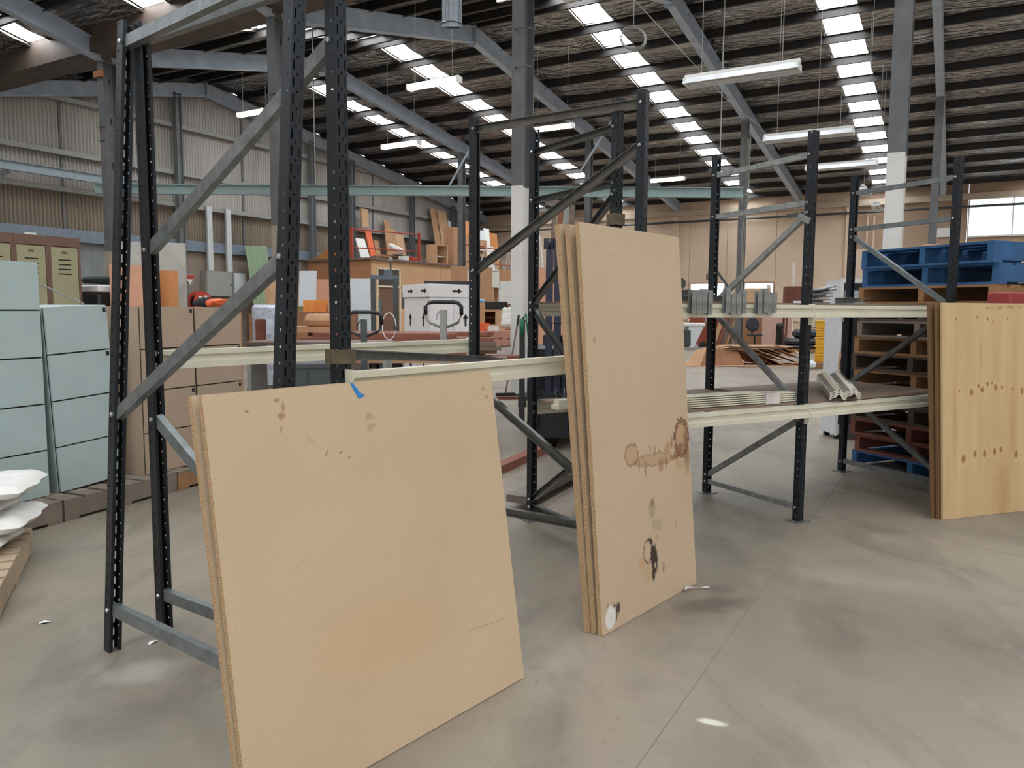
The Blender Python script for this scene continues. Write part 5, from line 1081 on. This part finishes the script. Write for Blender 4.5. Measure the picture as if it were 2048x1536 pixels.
# cartons and case seen above the bracket shelf
slab('carton', 'large brown carton by the low window, lower of two', 'carton', M_card3, place(9.3, 29.4, 0, -.2), .95, .7, 1.25)
slab('carton', 'large brown carton by the low window, upper of two', 'carton', M_card2, place(9.3, 29.4, 1.251, -.2), .85, .65, .95, bev=.01)
t = thing('wooden_crate', 'brown wooden crate on legs by the leaning white pipes', 'crate', place(9.85, 26.9, 0, -.1)); bx('box', t, M_palr, 0, 0, 1.2, .75, .5, 1.0); bx('white_panel', t, M_sheetw, .1, -.26, 1.25, .5, .02, .45)
for x_ in (-.33, .33):
    for y_ in (-.2, .2): bx('leg', t, M_palr, x_, y_, 0, .06, .06, 1.2)
for i, a in enumerate((.0, .16)): b = MB(); b.tube([(0, 0, 0), (-a * 3 + .05, .2, 3.3 - i * .9)], .07, 8); tag(b.build('white_pipe', mat('ivory_pipe', (214, 204, 188), .5), M=place(11.3 - .5 * i, 31.2, .012)), ['upright ivory pipe against the far wall pilaster', 'slanting ivory pipe against the far wall pilaster'][i], 'pipe')
t = thing('hoist_arm', 'dark jib hoist arm with hook above the low window', 'hoist', HM @ place(-2.75, FY - .5, 0)); b = MB(); b.tube([(0, .0, 0), (.0, .0, 2.3), (-.9, -.1, 3.55)], .06, 8); b.build('jib', M_dgrey, t); b = MB(); b.tube([(-.9, -.1, 3.5), (-.95, -.1, 2.95)], .012, 5); b.build('chain', M_dgrey, t); bx('hook_block', t, M_timber3, -.95, -.1, 2.7, .14, .1, .26); bx('base', t, M_dgrey, 0, 0, 0, .5, .4, .1)
slab('wall_notice', 'white notice board on the far wall near the high window', 'notice', M_white, HM @ place(5.35, FY - .01, 4.25), .5, .03, .35)
# ================================================================ lamps
def batten(label, x, y, z, lit, L=1.25, rz=HA, group=None, wires=((-.45, 0), (.45, 0))):
    t = thing('batten_lamp', label, 'lamp', place(x, y, z, rz))
    b = MB(); b.box(-L / 2, L / 2, -.035, .035, .05, .11); b.build('gear_tray', M_white, t)
    if lit:
        b = MB(); b.ext([(-.09, .05), (-.07, -.0), (0, -.02), (.07, 0), (.09, .05)], (-L / 2 + .02, 0, 0), (L / 2 - .02, 0, 0)); b.build('diffuser', emit('lit_diffuser', (255, 244, 214), 14), t)
        for s in (-1, 1): bx('end_cap', t, M_white, s * (L / 2 - .01), 0, -.02, .03, .18, .12)
    else:
        b = MB(); b.ext([(-.13, -.01), (-.125, -.01), (-.04, .055), (.04, .055), (.125, -.01), (.13, -.01), (.045, .07), (-.045, .07)], (-L / 2, 0, 0), (L / 2, 0, 0)); b.build('reflector', mat('lamp_reflector', (206, 208, 210), .4), t)
        for s in (-.05, .05): b = MB(); b.tube([(-L / 2 + .04, s, .02), (L / 2 - .04, s, .02)], .016, 8); b.build('tube', mat('unlit_tube', (222, 222, 220), .3), t)
        for s in (-1, 1): bx('end_cap', t, M_white, s * (L / 2 - .012), 0, -.005, .024, .2, .07)
    p = HM.inverted() @ Vector((x, y, z)); up = zroof(p.y) + .19 - z
    for wx, dx in wires: b = MB(); b.tube([(wx, 0, .1), (wx + dx, 0, up)], .004 if not lit else .003, 5); b.build('suspension_wire', M_wire, t)
batten('lit batten lamp hanging below the split skylight line, before the ridge', -1.60, 15.9, 5.80, True)
batten('lit batten lamp behind the white footed column, above the dark frames', 1.03, 21.0, 6.12, True)
batten('lit batten lamp hanging by the slim grey roof post', -3.02, 21.2, 5.70, True)
batten('lit batten lamp nearest the far wall', 5.5, 28.0, 5.95, True)
batten('lit batten lamp by the corrugated gable above the electrical cabinet', -7.2, 22.0, 6.72, True)
batten('unlit twin tube lamp hanging lowest over the tall chipboard', 2.57, 9.0, 3.97, False, 1.28)
batten('unlit twin tube lamp hanging above the bracket shelf frame', 4.44, 11.9, 3.95, False, 1.28)
batten('unlit twin tube lamp hanging above the last rack frame', 6.25, 15.0, 4.07, False, 1.28)
batten('unlit lamp turned end on near the high window', 8.35, 18.6, 4.15, False, 1.25, HA + R(90), wires=((-.24, 0),))
batten('unlit lamp turned end on beyond the last rack frame, lower one', 9.75, 20.9, 4.1, False, 1.25, HA + R(90))
# ================================================================ suspended beam, flue, cables
t = thing('suspended_beam', 'long pale green beam hung level across the hall on rods', 'beam', place(-2.1, 17.86, 4.03, .005)); b = MB(); b.ibeam((-7.4, 0, 0), (7.35, 0, 0), .14, .22, .018, .012); b.build('beam', mat('pale_green_steel', (142, 164, 164), .5, .1, .06), t)
for x_ in (-6.6, -2.4, 6.8):
    w_ = t.matrix_world @ Vector((x_, 0, 0)); p = HM.inverted() @ w_
    b = MB(); b.tube([(x_, 0, .1), (x_, 0, zroof(p.y) + .19 - 4.03)], .014, 6); b.build('hanger_rod', M_wire, t)
t = thing('flue_pipe', 'short zinc flue pipe hanging from the roof', 'flue', place(-.70, 9.05, 4.52)); b = MB()
n_ = 24; vs = [(.112 * math.cos(2 * math.pi * k / n_), .112 * math.sin(2 * math.pi * k / n_), .0 + .03 * math.sin(2 * math.pi * k / n_)) for k in range(n_)] + [(.112 * math.cos(2 * math.pi * k / n_), .112 * math.sin(2 * math.pi * k / n_), 3.0) for k in range(n_)]
b.add(vs, [(k, (k + 1) % n_, n_ + (k + 1) % n_, n_ + k) for k in range(n_)]); b.build('pipe', mat('bright_zinc_pipe', (122, 128, 134), .35, .7, .1), t, True)
b = MB(); b.tube([(.118 * math.cos(2 * math.pi * k / 20), .118 * math.sin(2 * math.pi * k / 20), .03) for k in range(20)], .008, 6, True); b.build('rim', MATS['bright_zinc_pipe'], t)
t = thing('cable_coil', 'coil of white cable hanging under the middle skylight line', 'cable', place(1.78, 11.9, 5.38))
for k in range(4):
    a0 = .3 * k; b = MB(); b.tube([((.17 + .012 * k) * math.cos(a), .05 * math.sin(a + a0), (.16 + .01 * k) * math.sin(a)) for a in [j * .3 for j in range(21)]], .006, 5, True); b.build('loop', M_wire, t)
b = MB(); b.tube([(0, 0, .17), (0, 0, .6), (-.05, .05, 1.9)], .006, 5); b.build('drop_wire', M_wire, t); b = MB(); b.tube([(0, 0, .55), (.9, .2, -.25), (1.5, .4, -.75), (2.2, .9, -1.05), (3.1, 2.5, -1.1)], .006, 5); b.build('slack_cable', M_wire, t)
t = thing('roof_box', 'white junction box and rail fixed high on the rafter', 'junction box', hall_p := place(*hall(-.6, 3.2, zroof(3.2) - .35), HA)); bx('box', t, M_white, 0, 0, 0, .6, .12, .3); bx('red_plate', t, M_red, .38, 0, -.05, .08, .08, .2); b = MB(); b.bar((-1.8, 0, .3), (.6, 0, .3), .06, .06); b.build('rail', M_white, t)
t = thing('loose_cables', 'bundle of loose cables hanging on the grey post before the low windows', 'cable', HM @ place(.13, 13.86, 0))
for k in range(4): b = MB(); b.tube([(.03 * k, 0, 6.6), (.05 * math.sin(k) + .02 * k, -.02, 4.8), (.06 * math.sin(k * 2) - .05, -.03, 3.8), (.02 * k - .04, -.02, 1.2)], .010, 5); b.build('cable', M_wire, t)
b = MB(); b.tube([(.10 * math.cos(a), -.04, 4.75 + .18 * math.sin(a)) for a in [j * .4 for j in range(16)]], .010, 5, True); b.build('coil', M_wire, t)

# scraps on the floor
for x_, y_, r_, lb in ((-1.99, 3.17, .3, 'paper scrap on the floor beside the sack pallet'), (-1.44, 2.98, 1.1, 'foil scrap on the floor between the two frames'), (-1.55, 3.85, 2.0, 'pale scrap on the floor behind the second dark frame'), (.0, 3.75, .5, 'pale scrap on the floor between the leaning boards'), (2.75, 3.35, .9, 'wood chip on the open floor before the plywood')):
    b = MB(); b.add([(-.022, -.008, .001), (.0, -.012, .006), (.024, -.004, .002), (.02, .008, .001), (-.004, .010, .007), (-.02, .006, .002)], [(0, 1, 4, 5), (1, 2, 3, 4)]); b.add([(-.022, -.008, .0), (.0, -.012, .0), (.024, -.004, .0), (.02, .008, .0), (-.004, .010, .0), (-.02, .006, .0)], [(5, 4, 1, 0), (4, 3, 2, 1)])
    tag(b.build('paper_scrap', M_white if 'chip' not in lb else M_timber3, M=place(x_, y_, 0, r_)), lb, 'scrap')
